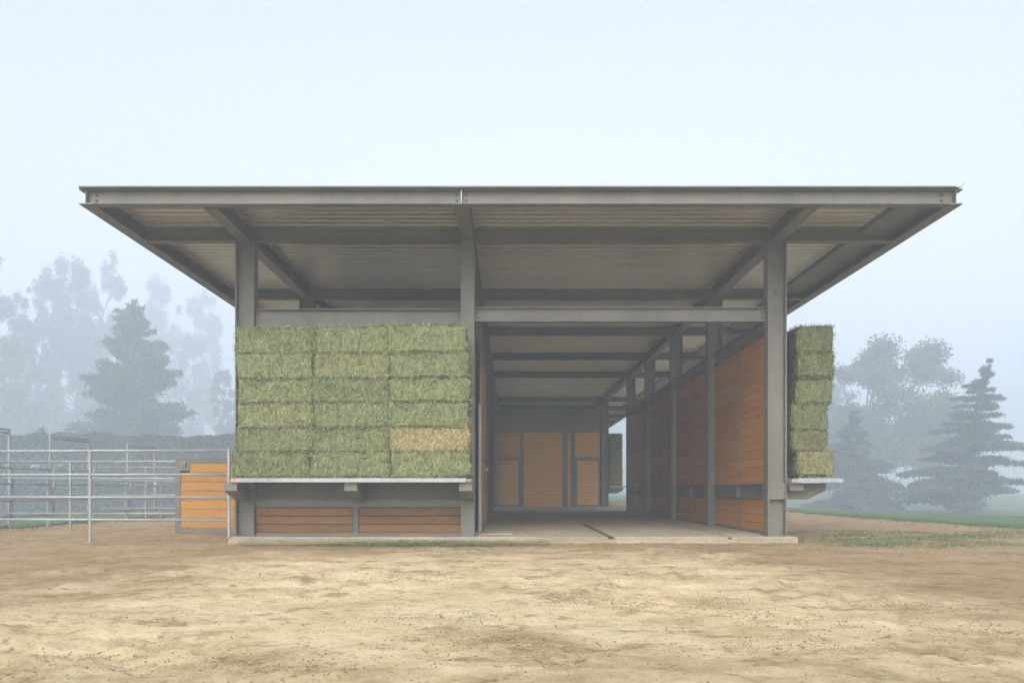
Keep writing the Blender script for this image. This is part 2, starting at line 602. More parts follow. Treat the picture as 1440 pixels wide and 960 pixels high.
ys = [-8.0]
while ys[-1] < 64:
    ys.append(ys[-1] + max(0.016, min(0.5, 0.0042 * abs(ys[-1]) ** 1.35)) if ys[-1] > 2.5 else ys[-1] + 0.35)
fx = np.concatenate([np.linspace(-13, -6.2, 70), np.linspace(-6.15, 6.15, 400), np.linspace(6.2, 13, 70)])
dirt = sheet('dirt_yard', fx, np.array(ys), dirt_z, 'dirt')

# ------------------------------------------------------------------ barn grid
D0, S = 14.0, 4.2
LINE = [D0 + S * k for k in range(12)]
XL, XC, XR = PX(347, 14), PX(658, 14), PX(1090, 14)
ZB, ZT = 4.785, 5.0            # roof beams: underside and top
YF = 12.19                     # fascia line
YEND = 57.0
EL, ER = -5.88, 6.165          # roof edge beams
SLAB = 0.10

# concrete floor: one slab with joints, a drain channel, a track groove along the right wall
sx0, sx1, sy0 = PX(320, 13.6), PX(1120, 13.7), 13.62
slab = structure(MB().box(sx0, sx1, sy0 + 0.012, 58, -0.25, 0.06).build('concrete_floor', 'concrete'))
gx1, gx2 = 1.57, 3.42
xcuts = [sx0, gx1 - 0.05, gx1 + 0.05, gx2 - 0.025, gx2 + 0.025, sx1]
ycuts = [sy0, 19.4, 30.9, 39.0, 58]
for j in range(4):
    for i in range(5):
        x0, x1 = xcuts[i], xcuts[i + 1]
        y0, y1 = ycuts[j] + 0.004, ycuts[j + 1] - 0.004
        if i == 1:
            if j > 0:
                MB().box(x0 + 0.003, x1 - 0.003, y0, y1, 0.06, SLAB, 0.004).build('floor_panel', 'concrete', slab)
            continue
        if i == 3 and j < 2:
            continue
        MB().box(x0, x1, y0, y1, 0.06, SLAB, 0.006).build('floor_panel', 'concrete', slab)
MB().box(gx1 - 0.045, gx1 + 0.045, sy0 + 0.15, 19.35, 0.06, 0.072).build('drain_channel', 'drain', slab)
MB().box(gx2 - 0.02, gx2 + 0.02, sy0 + 0.1, 30.8, 0.06, 0.074).build('door_track', 'drain', slab)
MB().box(-0.52, 0.02, 14.3, 15.6, SLAB, SLAB + 0.022, 0.006).build('floor_pad', 'concrete', slab)

barn = thing('hay_barn', 'open grey steel barn with flat overhanging roof and orange board walls', 'barn', (0, D0, SLAB))

# ---- columns
def column(x, y, face, mat='steel', top=ZB + 0.006, z0=SLAB):
    mb = MB()
    if face == 'web':
        mb.wbeam('z', z0 + 0.012, top, x, y, 0.24, 0.30, 0.02, 0.014, flip=True)
    else:
        mb.wbeam('z', z0 + 0.012, top, x, y, 0.215, 0.29, 0.02, 0.014)
    c = mb.build('column', mat, barn)
    MB().box(x - 0.175, x + 0.175, y - 0.165, y + 0.165, z0 + 0.001, z0 + 0.014).build('base_plate', 'steel', c)
    return c


for k in (0, 1, 2, 3, 4, 6, 7, 8, 9, 10):
    column(XL, LINE[k], 'web')
    column(XC, LINE[k], 'flange')
    rc = column(XR, LINE[k], 'web', 'steel_rust' if k == 0 else 'steel')
    if k == 0:
        tag(rc, 'front right column with dark rust smudges on its web')

# ---- roof frame
def bolts(parent, pts, r=0.016):
    for (x, y, z) in pts:
        b_ = MB()
        b_.tube((x, y, z), (x, y - 0.018, z), r, r, 6)
        b_.build('bolt', 'bolt', parent)


for x, w in ((EL, 0.19), (ER, 0.19), (XL, 0.19), (XC, 0.19), (XR, 0.19)):
    edge = x in (EL, ER)
    y0 = YF - 0.085 if edge or x == XC else YF + 0.10
    if x == XC:
        y0 = YF + 0.07
    MB().wbeam('y', y0, YEND, x, (ZB + ZT) / 2, w, ZT - ZB, 0.016, 0.012).build('roof_beam', 'steel', barn)
for x0, x1 in ((EL + 0.008, XC - 0.008), (XC + 0.008, ER - 0.008)):
    fb = MB().wbeam('x', x0, x1, YF, (ZB + ZT) / 2 + 0.004, 0.17, ZT - ZB - 0.006, 0.014, 0.012).build('fascia_beam', 'steel', barn)
    pts = []
    for xe in ((x0 + 0.11, x1 - 0.06) if x1 < 0 else (x0 + 0.06, x1 - 0.16)):
        for dz in (-0.035, 0.045):
            pts.append((xe, YF - 0.006, (ZB + ZT) / 2 + dz))
    bolts(fb, pts, 0.017)
MB().box(XC - 0.006, XC + 0.006, YF - 0.09, YF + 0.06, ZB + 0.02, ZT - 0.02).build('splice_plate', 'galv', barn)

lines = [EL, XL, XC, XR, ER]
for k in (0, 1, 2, 3, 4, 6, 7, 8, 9, 10):
    for a, b_ in zip(lines[:-1], lines[1:]):
        MB().wbeam('x', a + 0.009, b_ - 0.009, LINE[k], (ZB + ZT) / 2 + 0.003, 0.17, ZT - ZB - 0.008, 0.014, 0.012).build('cross_beam', 'steel', barn)

# ---- roof deck: real trapezoid ribs running across the barn
GUT = 5.62
prof = []
y = YF
pitch = 0.203
while y < YEND:
    prof += [(y, 0.0), (y + 0.10, 0.0), (y + 0.106, 0.08), (y + 0.19, 0.08)]
    y += pitch
mb = MB()
n = len(prof)
zt = ZT + 0.002
top = [(x, py_, zt + pz_) for x in (EL - 0.05, GUT) for (py_, pz_) in prof]
mb.poly(top, [(i, i + 1, n + i + 1, n + i) for i in range(n - 1)])
up = [(x, py_, zt + pz_ + 0.012) for x in (EL - 0.05, GUT) for (py_, pz_) in prof]
mb.poly(up, [(n + i, n + i + 1, i + 1, i) for i in range(n - 1)])
mb.poly([top[n + i] for i in range(n)] + [up[n + i] for i in range(n)], [(i, i + 1, n + i + 1, n + i) for i in range(n - 1)])
deck = mb.build('roof_deck', 'deck', barn)
MB().box(EL - 0.07, ER - 0.02, YF - 0.132, YF - 0.02, ZT + 0.003, ZT + 0.006).box(EL - 0.07, ER - 0.02, YF - 0.135, YF - 0.1321, ZT + 0.003, ZT + 0.022).build('edge_flashing', 'steel', barn)
MB().box(EL - 0.09, EL - 0.086, YF - 0.1, YEND, ZT + 0.003, ZT + 0.03).build('edge_flashing', 'steel', barn)
# box gutter between the deck's right end and the edge beam
g = MB()
gz = ZT - 0.09
g.box(GUT - 0.06, ER - 0.012, YF + 0.10, YEND, gz, gz + 0.004)
g.box(GUT - 0.064, GUT - 0.06, YF + 0.10, YEND, gz, ZT - 0.002)
g.build('gutter', 'steel', barn)
fl = MB()
fl.prism([(ER - 0.02, ZT + 0.004), (ER + 0.05, ZT + 0.01), (ER + 0.115, ZT + 0.062), (ER + 0.11, ZT + 0.066), (ER + 0.045, ZT + 0.016), (ER - 0.02, ZT + 0.009)], 'y', YF - 0.12, YEND)
fl.build('gutter_flashing', 'steel', barn)

# ---- front girders
for x0, x1, GZ0, GZ1 in ((XL + 0.155, XC - 0.11, 3.36, 3.715), (XC + 0.11, XR - 0.155, 3.516, 3.744)):
    gd = MB().wbeam('x', x0 + 0.012, x1 - 0.012, D0, (GZ0 + GZ1) / 2, 0.165, GZ1 - GZ0, 0.014, 0.012).build('girder', 'steel', barn)
    tabs = MB().box(x0 + 0.001, x0 + 0.07, D0 - 0.014, D0 - 0.0065, GZ0 + 0.03, GZ1 - 0.03).build('connection_plate', 'steel', gd)
    tabs = MB().box(x1 - 0.07, x1 - 0.001, D0 - 0.014, D0 - 0.0065, GZ0 + 0.03, GZ1 - 0.03).build('connection_plate', 'steel', gd)
    bolts(gd, [(xx, D0 - 0.0145, z) for xx in (x0 + 0.045, x1 - 0.045) for z in (GZ0 + 0.075, GZ1 - 0.08)], 0.018)
    nx = 6 if x1 < 0 else 7
    for i in range(nx):
        xx = x0 + (x1 - x0) * (i + 0.55) / nx + rnd.uniform(-0.05, 0.05)
        w = MB()
        for s_ in (-1, 1):
            w.tube((xx + s_ * 0.022, D0 - 0.006, GZ0 + 0.03), (xx + s_ * 0.02, D0 - 0.0085, GZ0 + 0.055), 0.007, 0.005, 6)
        w.build('weld_mark', 'rust', gd)['kind'] = 'stuff'

# side girders and mid rails along the three column lines
SG0, SG1 = 3.40, 3.63
MR0, MR1 = 0.69, 0.93
for x in (XL, XC, XR):
    for k in (0, 1, 2, 3, 6, 7, 8, 9):
        off = 0.16 if x == XC else 0.135
        y0, y1 = LINE[k] + off, LINE[k + 1] - off
        MB().wbeam('y', y0, y1, x, (SG0 + SG1) / 2, 0.15, SG1 - SG0, 0.014, 0.012).build('side_girder', 'steel', barn)
        r_ = MB().wbeam('y', y0, y1, x, (MR0 + MR1) / 2, 0.16, MR1 - MR0, 0.014, 0.012).build('mid_rail', 'steel', barn)
        ym = (y0 + y1) / 2
        MB().box(x - 0.074, x - 0.0065, ym - 0.006, ym + 0.006, MR0 + 0.016, MR1 - 0.016).build('stiffener', 'steel', r_)

# ---- boards
BC = {}


def board(parent, x0, x1, y0, y1, z0, z1, mat, name='board'):
    key = (round(x1 - x0, 3), round(y1 - y0, 3), round(z1 - z0, 3), mat)
    c_ = ((x0 + x1) / 2, (y0 + y1) / 2, z0)
    if key not in BC:
        o = MB().box(x0, x1, y0, y1, z0, z1, 0.003 if mat == 'woody' else 0.005).build(name, mat, parent, origin=c_)
        BC[key] = o.data
        return o
    return link(name, BC[key], c_, parent)


def wall_run(x, kset, mat='woody', joined=False):
    for k in kset:
        off = 0.165
        y0, y1 = LINE[k] + off, LINE[k + 1] - off
        ym = (y0 + y1) / 2
        for (a, b_) in ((y0, ym - 0.028), (ym + 0.028, y1)):
            root = MB().box(x + 0.012, x + 0.016, a - 0.01, b_ + 0.01, SLAB + 0.03, SG0 - 0.004).build('wall_panel', 'backing', barn)
            zs = []
            nlo, nhi = 4, 17
            for i in range(nlo):
                h = (MR0 - 0.01 - 0.15) / nlo
                zs.append((0.15 + i * h, 0.15 + (i + 1) * h - 0.004))
            for i in range(nhi):
                h = (SG0 - 0.008 - MR1 - 0.01) / nhi
                zs.append((MR1 + 0.01 + i * h, MR1 + 0.01 + (i + 1) * h - 0.004))
            if joined:
                mb_ = MB()
                for z0, z1 in zs:
                    mb_.box(x - 0.022, x + 0.011, a, b_, z0, z1, 0.004)
                o = mb_.build('board_siding', mat, root)
                o['kind'] = 'stuff'
            else:
                for z0, z1 in zs:
                    board(root, x - 0.022, x + 0.011, a, b_, z0, z1, mat)
        m_ = MB().box(x - 0.03, x + 0.03, ym - 0.02, ym + 0.02, SLAB + 0.002, MR0 - 0.002).box(x - 0.03, x + 0.03, ym - 0.02, ym + 0.02, MR1 + 0.002, SG0 - 0.002)
        m_.build('mullion', 'steel', barn)
        MB().box(x - 0.04, x + 0.04, y0, y1, SLAB + 0.002, 0.145).build('sill', 'steel', barn)


wall_run(XR, (0, 1, 2, 3))
wall_run(XC + 0.02, (0, 1, 2, 3), joined=True)
wall_run(XL, (0, 1, 2, 3), joined=True)
wall_run(XR, (6, 7, 8, 9), joined=True)
wall_run(XL, (6, 7, 8, 9), joined=True)

# ---- front of the closed left bay: rail, sill, brown boards under the shelf, boards behind the hay
fx0, fx1 = XL + 0.152, XC - 0.109
MB().wbeam('x', fx0 + 0.002, fx1 - 0.002, D0 + 0.02, (MR0 + MR1) / 2 + 0.008, 0.16, MR1 - MR0 - 0.01, 0.014, 0.012).build('mid_rail', 'steel', barn)
MB().box(fx0, fx1, D0 + 0.11, D0 + 0.118, 0.5, 1.0).build('backing_plate', 'steel', barn)
MB().box(fx0, fx1, D0 - 0.06, D0 + 0.06, 0.562, 0.690).build('sill_rail', 'steel', barn)
MB().box(fx0, fx1, D0 - 0.05, D0 + 0.06, SLAB + 0.002, 0.15).build('sill', 'steel', barn)
mx0, mx1 = PX(494.5, 13.95), PX(503.5, 13.95)
MB().wbeam('z', 0.152, 0.560, (mx0 + mx1) / 2, D0 - 0.005, 0.09, mx1 - mx0, 0.01, 0.01, flip=True).build('mullion', 'steel', barn)
for a, b_ in ((fx0 + 0.004, mx0 - 0.002), (mx1 + 0.002, fx1 - 0.004)):
    root = MB().box(a, b_, D0 + 0.02, D0 + 0.03, 0.152, 0.56).build('wall_panel', 'backing', barn)
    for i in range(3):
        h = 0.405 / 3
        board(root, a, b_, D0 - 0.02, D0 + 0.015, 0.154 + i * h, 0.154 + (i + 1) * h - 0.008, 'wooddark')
root = MB().box(fx0, fx1, D0 + 0.045, D0 + 0.055, MR1 + 0.01, 3.357).build('wall_panel', 'steel', barn)
mb = MB()
for i in range(18):
    h = (3.35 - MR1 - 0.03) / 18
    mb.box(fx0 + 0.004, fx1 - 0.004, D0 + 0.005, D0 + 0.04, MR1 + 0.015 + i * h, MR1 + 0.015 + (i + 1) * h - 0.004)
mb.build('board_siding', 'woodx', root)['kind'] = 'stuff'

# ---- hay shelves
SH0, SH1 = 0.95, 1.012
lsx0, lsx1 = PX(331, 13.1), PX(655, 13.1)
shelf = MB().box(lsx0, lsx1, 13.1, 13.88, SH0 + 0.03, SH1 - 0.004).build('hay_shelf', 'galv', barn)
MB().box(lsx0 - 0.002, lsx1 + 0.002, 13.094, 13.099, SH0, SH1).build('edge_angle', 'galv', shelf)
for xx in (lsx0 - 0.085, lsx1 + 0.006):
    MB().box(xx, xx + 0.08, 13.12, 13.86, SH0 + 0.002, SH1 - 0.012, 0.005).build('timber_block', 'block', shelf)


def bracket(parent, x, y0, y1, w):
    """tapered box bracket running towards the camera (deep at the column)"""
    b_ = MB()
    b_.prism([(y0, SH0 - 0.002), (y1, SH0 - 0.002), (y1, MR0 - 0.005), (y1 - 0.2, MR0 - 0.005), (y0, 0.822)], 'x', x - w / 2, x + w / 2)
    return b_.build('bracket', 'steel', parent)


for xx in (XL + 0.005, PX(493.2, 13.17), XC + 0.005):
    bracket(shelf, xx, 13.17, 13.85, 0.196)


def side_shelf(sy0_, sy1_, sgn_x0, ks, mirror=False, x_in=None):
    x0, x1 = XR + 0.17, PX(1185, 13.72)
    sh = MB().box(x0 + 0.01, x1, sy0_ + 0.006, sy1_, SH0 + 0.03, SH1 - 0.004).build('hay_shelf', 'galv', barn)
    e = MB().box(x0 + 0.09, x1 + 0.002, sy0_, sy0_ + 0.005, SH0 + 0.004, SH1)
    e.build('edge_angle', 'galv', sh)
    tt = MB()
    for i in range(10):
        a = x0 + 0.12 + i * (x1 - x0 - 0.16) / 10
        tt.box(a, a + 0.035, sy0_ + 0.01, sy1_ - 0.01, SH1 - 0.0035, SH1 + 0.012)
    tt.build('grating_bars', 'galv', sh)['kind'] = 'stuff'
    MB().box(x0 - 0.01, x0 + 0.085, sy0_ - 0.01, sy0_ + 0.4, SH0 + 0.002, SH1 - 0.012, 0.005).build('timber_block', 'block', sh)
    MB().box(x0 + 0.006, x0 + 0.225, sy0_ + 0.10, sy1_, 0.825, SH0 - 0.003).build('support_channel', 'steel', sh)
    for k in ks:
        yk = LINE[k]
        b_ = MB().prism([(XR + 0.16, SH0 - 0.004), (5.05, SH0 - 0.004), (5.05, 0.83), (4.76, MR0 - 0.006), (XR + 0.16, MR0 - 0.006)], 'y', yk + 0.01, yk + 0.17)
        b_.build('bracket', 'steel', sh)
    return sh


side_shelf(13.70, 30.9, 1, (0, 1, 2, 3))
side_shelf(38.9, 47.6, 1, (6, 7))
# outrigger stub in the web of the right front column
MB().box(XR - 0.125, XR + 0.125, D0 - 0.10, D0 - 0.01, MR0 - 0.003, SH0 - 0.006).build('bracket_stub', 'steel', barn)

# ---- sliding gate hardware at the inner left wall
gx, gy = PX(674.5, 15.0), 15.0
gp_ = MB().tube((gx, gy, SLAB), (gx, gy, PZ(567, gy)), 0.027, None, 12).build('door_post', 'galv', barn, smooth=False)
MB().box(gx - 0.02, gx + 0.02, gy - 0.02, gy + 0.02, PZ(567, gy) + 0.001, PZ(559, gy)).build('hanger', 'bolt', gp_)
ly = 17.0
MB().tube((XC + 0.14, ly, PZ(660, ly)), (PX(687, ly), ly, PZ(660, ly)), 0.022, None, 8).build('latch_rail', 'galv', barn)
dx_ = XC + 0.17
dl = MB().box(dx_ - 0.02, dx_ + 0.02, 15.2, 15.26, SLAB + 0.05, 3.2).box(dx_ - 0.02, dx_ + 0.02, 17.84, 17.9, SLAB + 0.05, 3.2)
dl.box(dx_ - 0.02, dx_ + 0.02, 15.26, 17.84, 3.1, 3.2).box(dx_ - 0.02, dx_ + 0.02, 15.26, 17.84, SLAB + 0.05, 0.2).box(dx_ - 0.02, dx_ + 0.02, 15.26, 17.84, 1.35, 1.43)
sd_ = dl.build('sliding_door', 'steel', barn)
mb = MB()
for i in range(9):
    mb.box(dx_ - 0.014, dx_ + 0.014, 15.27, 17.83, 0.21 + i * 0.126, 0.21 + (i + 1) * 0.126 - 0.004)
for i in range(12):
    mb.box(dx_ - 0.014, dx_ + 0.014, 15.27, 17.83, 1.44 + i * 0.137, 1.44 + (i + 1) * 0.137 - 0.004)
mb.build('board_siding', 'woody', sd_)['kind'] = 'stuff'

# ---- rear stall front across the breezeway
DR = LINE[6]


def rx(px):
    return PX(px, DR)


def rz(py):
    return PZ(py, DR)


front = MB()
yr0, yr1 = DR + 0.02, DR + 0.10
x_l, x_r = rx(694), rx(844)
front.box(x_l, x_r, yr0, yr1, rz(607.5), rz(594))
front.box(x_l, x_r, yr0, yr1, SLAB + 0.002, rz(711.8))
for a, b_ in ((731.8, 736), (791.5, 798), (803, 807)):
    front.box(rx(a), rx(b_), yr0, yr1, rz(711.8) + 0.001, rz(607.5) - 0.001)
fr = front.build('stall_front', 'steel', barn)


def siding(parent, px0, px1, py0, py1, dy=0.03, mat='woodrear_lit'):
    mb_ = MB()
    z1, z0 = rz(py0), rz(py1)
    n_ = max(1, round((z1 - z0) / 0.14))
    h = (z1 - z0) / n_
    for i in range(n_):
        mb_.box(rx(px0), rx(px1), DR + dy, DR + dy + 0.03, z0 + i * h, z0 + (i + 1) * h - 0.009, 0.003)
    o = mb_.build('board_siding', mat, parent)
    o['kind'] = 'stuff'
    return o


MB().box(XC + 0.12, XR - 0.16, DR + 0.101, DR + 0.12, SLAB + 0.002, rz(575)).build('backing_panel', 'backing', fr)
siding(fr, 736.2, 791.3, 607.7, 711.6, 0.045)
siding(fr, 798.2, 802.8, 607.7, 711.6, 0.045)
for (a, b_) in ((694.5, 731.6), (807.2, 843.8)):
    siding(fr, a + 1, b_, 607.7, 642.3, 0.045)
    d_ = MB()
    d_.box(rx(a), rx(b_), DR - 0.02, DR + 0.018, rz(647), rz(642.5))
    d_.box(rx(a), rx(b_), DR - 0.02, DR + 0.018, rz(712), rz(710))
    d_.box(rx(a), rx(a + 4.3), DR - 0.02, DR + 0.018, rz(710) + 0.001, rz(647) - 0.001)
    d_.box(rx(b_ - 2.2), rx(b_), DR - 0.02, DR + 0.018, rz(710) + 0.001, rz(647) - 0.001)
    dd = d_.build('stall_door', 'steel', barn)
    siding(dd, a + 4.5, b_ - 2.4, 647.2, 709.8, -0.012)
    MB().box(rx(a + 4.4), rx(b_ - 2.3), DR + 0.0185, DR + 0.026, rz(709.9), rz(647.1)).build('backing_panel', 'backing', dd)
    MB().box(rx(a + 1.2), rx(a + 3), DR - 0.05, DR - 0.021, rz(682), rz(678)).build('latch', 'bolt', dd)
# girder and clerestory above the stall doors
MB().wbeam('x', XC + 0.12, XR - 0.16, DR + 0.02, (rz(582) + rz(575)) / 2, 0.15, rz(575) - rz(582), 0.014, 0.012).build('girder', 'steel', barn)
for px_ in (694, 735, 769, 803, 842):
    MB().box(rx(px_), rx(px_ + 2), DR + 0.02, DR + 0.08, rz(594) + 0.002, rz(582) - 0.002).build('clerestory_post', 'steel', barn)
MB().box(rx(696), rx(842), DR + 0.085, DR + 0.097, rz(594) + 0.002, rz(582) - 0.002).build('clerestory_panel', 'steel', barn)
# closed left part of the rear block
lf = MB().box(XL + 0.16, XC - 0.12, DR + 0.03, DR + 0.09, SLAB + 0.002, rz(575)).build('stall_front', 'steel', barn)
# light fitting under the breezeway roof
lt = MB().tube((rx(833), DR - 0.35, ZB - 0.16), (rx(833), DR - 0.35, ZB + 0.10), 0.03, None, 8)
lt.path([(rx(833), DR - 0.35, ZB - 0.14), (rx(833), DR - 0.35, ZB - 0.26)], [0.05, 0.16], 12)
lt.build('lamp', 'galv', barn)

# ---- the stall half door swung out at the left side
DY = 16.6
dx0, dx1 = PX(247, DY), PX(333, DY)
dz0, dz1 = PZ(749.5, DY), PZ(643.5, DY)
half = thing('half_door', 'open orange stall half door in grey frame behind the pipe fence', 'door', (dx0, DY, dz0))
f_ = MB()
wx = PX(254.5, DY)
f_.box(dx0, wx, DY - 0.03, DY + 0.03, dz0, dz1)
f_.box(dx1 - 0.035, dx1, DY - 0.03, DY + 0.03, dz0, dz1)
f_.box(wx + 0.001, dx1 - 0.036, DY - 0.03, DY + 0.03, dz0, PZ(742, DY))
f_.box(wx + 0.001, dx1 - 0.036, DY - 0.03, DY + 0.03, PZ(651, DY), dz1)
f_.build('door_frame', 'steel', half)
lp = MB()
lx1 = PX(267, DY)
lz0 = PZ(661.5, DY)
a0, a1, b0, b1 = PX(253.5, DY), PX(263.5, DY), PZ(656.5, DY), PZ(648, DY)
lp.box(wx + 0.001, a0 + 0.03, DY - 0.034, DY + 0.034, lz0, PZ(647, DY))
lp.box(a1, lx1, DY - 0.034, DY + 0.034, lz0, PZ(647, DY))
lp.box(a0 + 0.031, a1 - 0.001, DY - 0.034, DY + 0.034, lz0, b0)
lp.build('latch_plate', 'steel', half)
for i in range(3):
    MB().box(a0 + 0.03 + i * 0.03, a0 + 0.045 + i * 0.03, DY - 0.04, DY - 0.035, b0 + 0.01, b1 - 0.01).build('latch_bar', 'galv', half)
nb = 7
zb0, zb1 = PZ(741.8, DY), PZ(651.2, DY)
h = (zb1 - zb0) / nb
for i in range(nb):
    xa = wx + 0.002
    if i == nb - 1:
        xa = lx1 + 0.002
    board(half, xa, dx1 - 0.037, DY - 0.02, DY + 0.015, zb0 + i * h, zb0 + (i + 1) * h - 0.005, 'woodx')
MB().box(wx, dx1 - 0.036, DY + 0.016, DY + 0.026, zb0, zb1).build('door_backing', 'backing', half)
hp = MB().box(dx1 + 0.001, dx1 + 0.05, DY - 0.025, DY + 0.025, SLAB * 0 - 0.05, dz1).build('hinge_post', 'steel', half)

# ------------------------------------------------------------------ hay bales
def bale_mesh(seed, L=1.165, W=0.56, H=0.392, strands=7200):
    rs = np.random.RandomState(seed)
    bm = bmesh.new()
    bmesh.ops.create_cube(bm, size=1)
    for v in bm.verts:
        v.co = Vector((v.co.x * L, v.co.y * W, v.co.z * H))
    bmesh.ops.bevel(bm, geom=bm.edges[:], offset=0.028, segments=2, affect='EDGES')
    bmesh.ops.triangulate(bm, faces=bm.faces[:])
    for _ in range(2):
        longe = [e for e in bm.edges if e.calc_length() > 0.09]
        bmesh.ops.subdivide_edges(bm, edges=longe, cuts=2, use_grid_fill=True)
    off = Vector((seed * 13.1, seed * 7.7, 0))
    for v in bm.verts:
        c_ = v.co
        nrm = Vector((c_.x / L, c_.y / W, c_.z / H)).normalized()
        # flake layering across the length plus lumps
        q = 0.010 * math.sin(c_.x * 62 + 2.0 * noise.noise(c_ * 3 + off)) + 0.022 * noise.noise(c_ * 4.5 + off) + 0.012 * noise.noise(c_ * 15 + off)
        v.co = c_ + nrm * (q - 0.002)
    bm.verts.index_update()
    bm.faces.ensure_lookup_table()
    V = [v.co[:] for v in bm.verts]
    Fc = [[v.index for v in f.verts] for f in bm.faces]
    T = [0.30 + 0.22 * noise.noise(v.co * 9 + off) for v in bm.verts]
    # where strands root: random points on faces, weighted by area
    areas = np.array([f.calc_area() for f in bm.faces])
    pick = rs.choice(len(areas), strands, p=areas / areas.sum())
    faces = bm.faces
    for fi in pick:
        f = faces[fi]
        a_, b_, c_ = [v.co for v in f.verts[:3]]
        u, w = rs.rand(2)
        if u + w > 1:
            u, w = 1 - u, 1 - w
        p0 = a_ + (b_ - a_) * u + (c_ - a_) * w
        nrm = f.normal
        # lie mostly along the flakes: vertical on the long sides, any way elsewhere
        if rs.rand() < 0.5:
            d = Vector((rs.normal() * 0.35, rs.normal() * 0.35, 1 if rs.rand() < 0.5 else -1))
        else:
            d = Vector(rs.normal(size=3))
        d = d - nrm * d.dot(nrm)
        if d.length < 1e-3:
            continue
        d.normalize()
        ln = rs.uniform(0.035, 0.12)
        lift = rs.uniform(0.002, 0.02) if rs.rand() < 0.9 else rs.uniform(0.02, 0.055)
        wd = rs.uniform(0.0018, 0.0048)
        side = d.cross(nrm).normalized() * wd
        base = p0 + nrm * 0.002
        midp = base + d * ln * 0.5 + nrm * lift + side * rs.normal() * 2
        tip = base + d * ln + nrm * lift * rs.uniform(0.1, 1.3)
        k = len(V)
        V += [(base - side)[:], (base + side)[:], (midp + side)[:], (midp - side)[:], tip[:]]
        Fc += [(k, k + 1, k + 2, k + 3), (k + 3, k + 2, k + 4)]
        t = min(1, max(0, rs.beta(1.1, 1.5)))
        T += [t * 0.8, t * 0.8, t, t, t]
    bm.free()
    me = bpy.data.meshes.new('hay_bale')
    me.from_pydata(V, [], Fc)
    at_ = me.attributes.new('tint', 'FLOAT', 'POINT')
    at_.data.foreach_set('value', T)
    me.materials.append(M['hay'])
    return me


BM = [bale_mesh(i + 1) for i in range(5)]
GREEN = dict(a=(0.06, 1.0))
brs = random.Random(21)


def bale(x, y, z, rot, straw, val, label, group, sx_=1.0, sz_=1.0, mesh=None, tilt=0.0):
    o = link('hay_bale', mesh or brs.choice(BM), (x, y, z))
    flip = brs.choice((0, math.pi))
    o.rotation_euler = (0, tilt, rot + flip)
    o.scale = (sx_, 1.0, sz_)
    o.color = (straw, val, 0, 1)
    return tag(o, label, 'hay bale', group)


# front stack: rows bottom to top, seams read off the photograph
seams = [[670.5, 635, 600.7, 566, 532.4, 496.5, 461], [670.5, 635, 600, 565.5, 531, 495.5, 459.5], [670.5, 635, 599, 563.7, 530, 494, 457]]
xe = [(327, 437, 548, 659), (331, 440, 547, 658), (334, 440, 546, 657), (334, 439, 546, 658), (333, 441, 547, 656), (331, 441, 546, 655)]
rown = ['bottom', 'second', 'third', 'fourth', 'fifth', 'top']
coln = ['left', 'middle', 'right']
tone = {(0, 0): (0.05, 0.86), (0, 1): (0.10, 0.92), (0, 2): (0.10, 0.98), (1, 0): (0.04, 0.92), (1, 1): (0.04, 0.92), (1, 2): (0.8, 1.0), (2, 0): (0.16, 1.0), (2, 1): (0.05, 0.95),
        (2, 2): (0.03, 0.95), (3, 0): (0.14, 0.95), (3, 1): (0.02, 0.86), (3, 2): (0.03, 0.98), (4, 0): (0.07, 0.98), (4, 1): (0.22, 0.95), (4, 2): (0.08, 0.92), (5, 0): (0.08, 0.88), (5, 1): (0.10, 0.96), (5, 2): (0.05, 1.0)}
DBF = 13.14
for r in range(6):
    for c_ in range(3):
        xa, xb = PX(xe[r][c_], DBF), PX(xe[r][c_ + 1], DBF)
        z0, z1 = PZ(seams[c_][r], DBF), PZ(seams[c_][r + 1], DBF)
        st, val = tone[(r, c_)]
        look = 'straw-yellow hay bale with slumped corner' if (r, c_) == (1, 2) else 'green hay bale'
        bale((xa + xb) / 2 + brs.uniform(-0.015, 0.015), DBF + 0.29 + brs.uniform(-0.04, 0.045), (z0 + z1) / 2 + brs.uniform(-0.004, 0.004), brs.uniform(-0.03, 0.03), st, val,
             '%s in the %s row, %s column of front shelf' % (look, rown[r], coln[c_]), 'hay bales stacked on the front shelf',
             (xb - xa) / 1.165 * brs.uniform(0.985, 1.02), (z1 - z0) / 0.392 * brs.uniform(1.01, 1.05), tilt=brs.uniform(-0.01, 0.01))

# right side stack, seen from its end, two bales deep
rs_y = [668, 633, 604, 567, 530.5, 495.5, 458.5]
rs_x = [1147, 1139, 1140, 1146, 1147, 1146]
rtone = [(0.42, 0.85), (0.22, 0.70), (0.06, 0.76), (0.05, 0.78), (0.1, 0.72), (0.07, 0.72)]
rl = ['pale hay bale at the bottom', 'green hay bale second from the bottom', 'green hay bale third from the bottom', 'green hay bale fourth from the bottom',
      'green hay bale just below the top one', 'green hay bale on top']
for r in range(6):
    z0, z1 = PZ(rs_y[r], 13.85), PZ(rs_y[r + 1], 13.85)
    st, val = rtone[r]
    bale(PX(rs_x[r], 13.85) - 0.0 + 0.0, 13.84 + 0.585 + brs.uniform(-0.02, 0.03), (z0 + z1) / 2, math.pi / 2 + brs.uniform(-0.02, 0.02), st, val,
         rl[r] + ' of near stack on right side shelf', 'hay bales on the right side shelf', 1.0, (z1 - z0) / 0.392)
    bale(PX(1134 + brs.uniform(-2, 2), 13.85), 13.84 + 1.79, (z0 + z1) / 2, math.pi / 2, 0.12, 0.85,
         '%s-row hay bale behind the near stack on the right side shelf' % rown[r], 'hay bales on the right side shelf', 1.0, (z1 - z0) / 0.392)
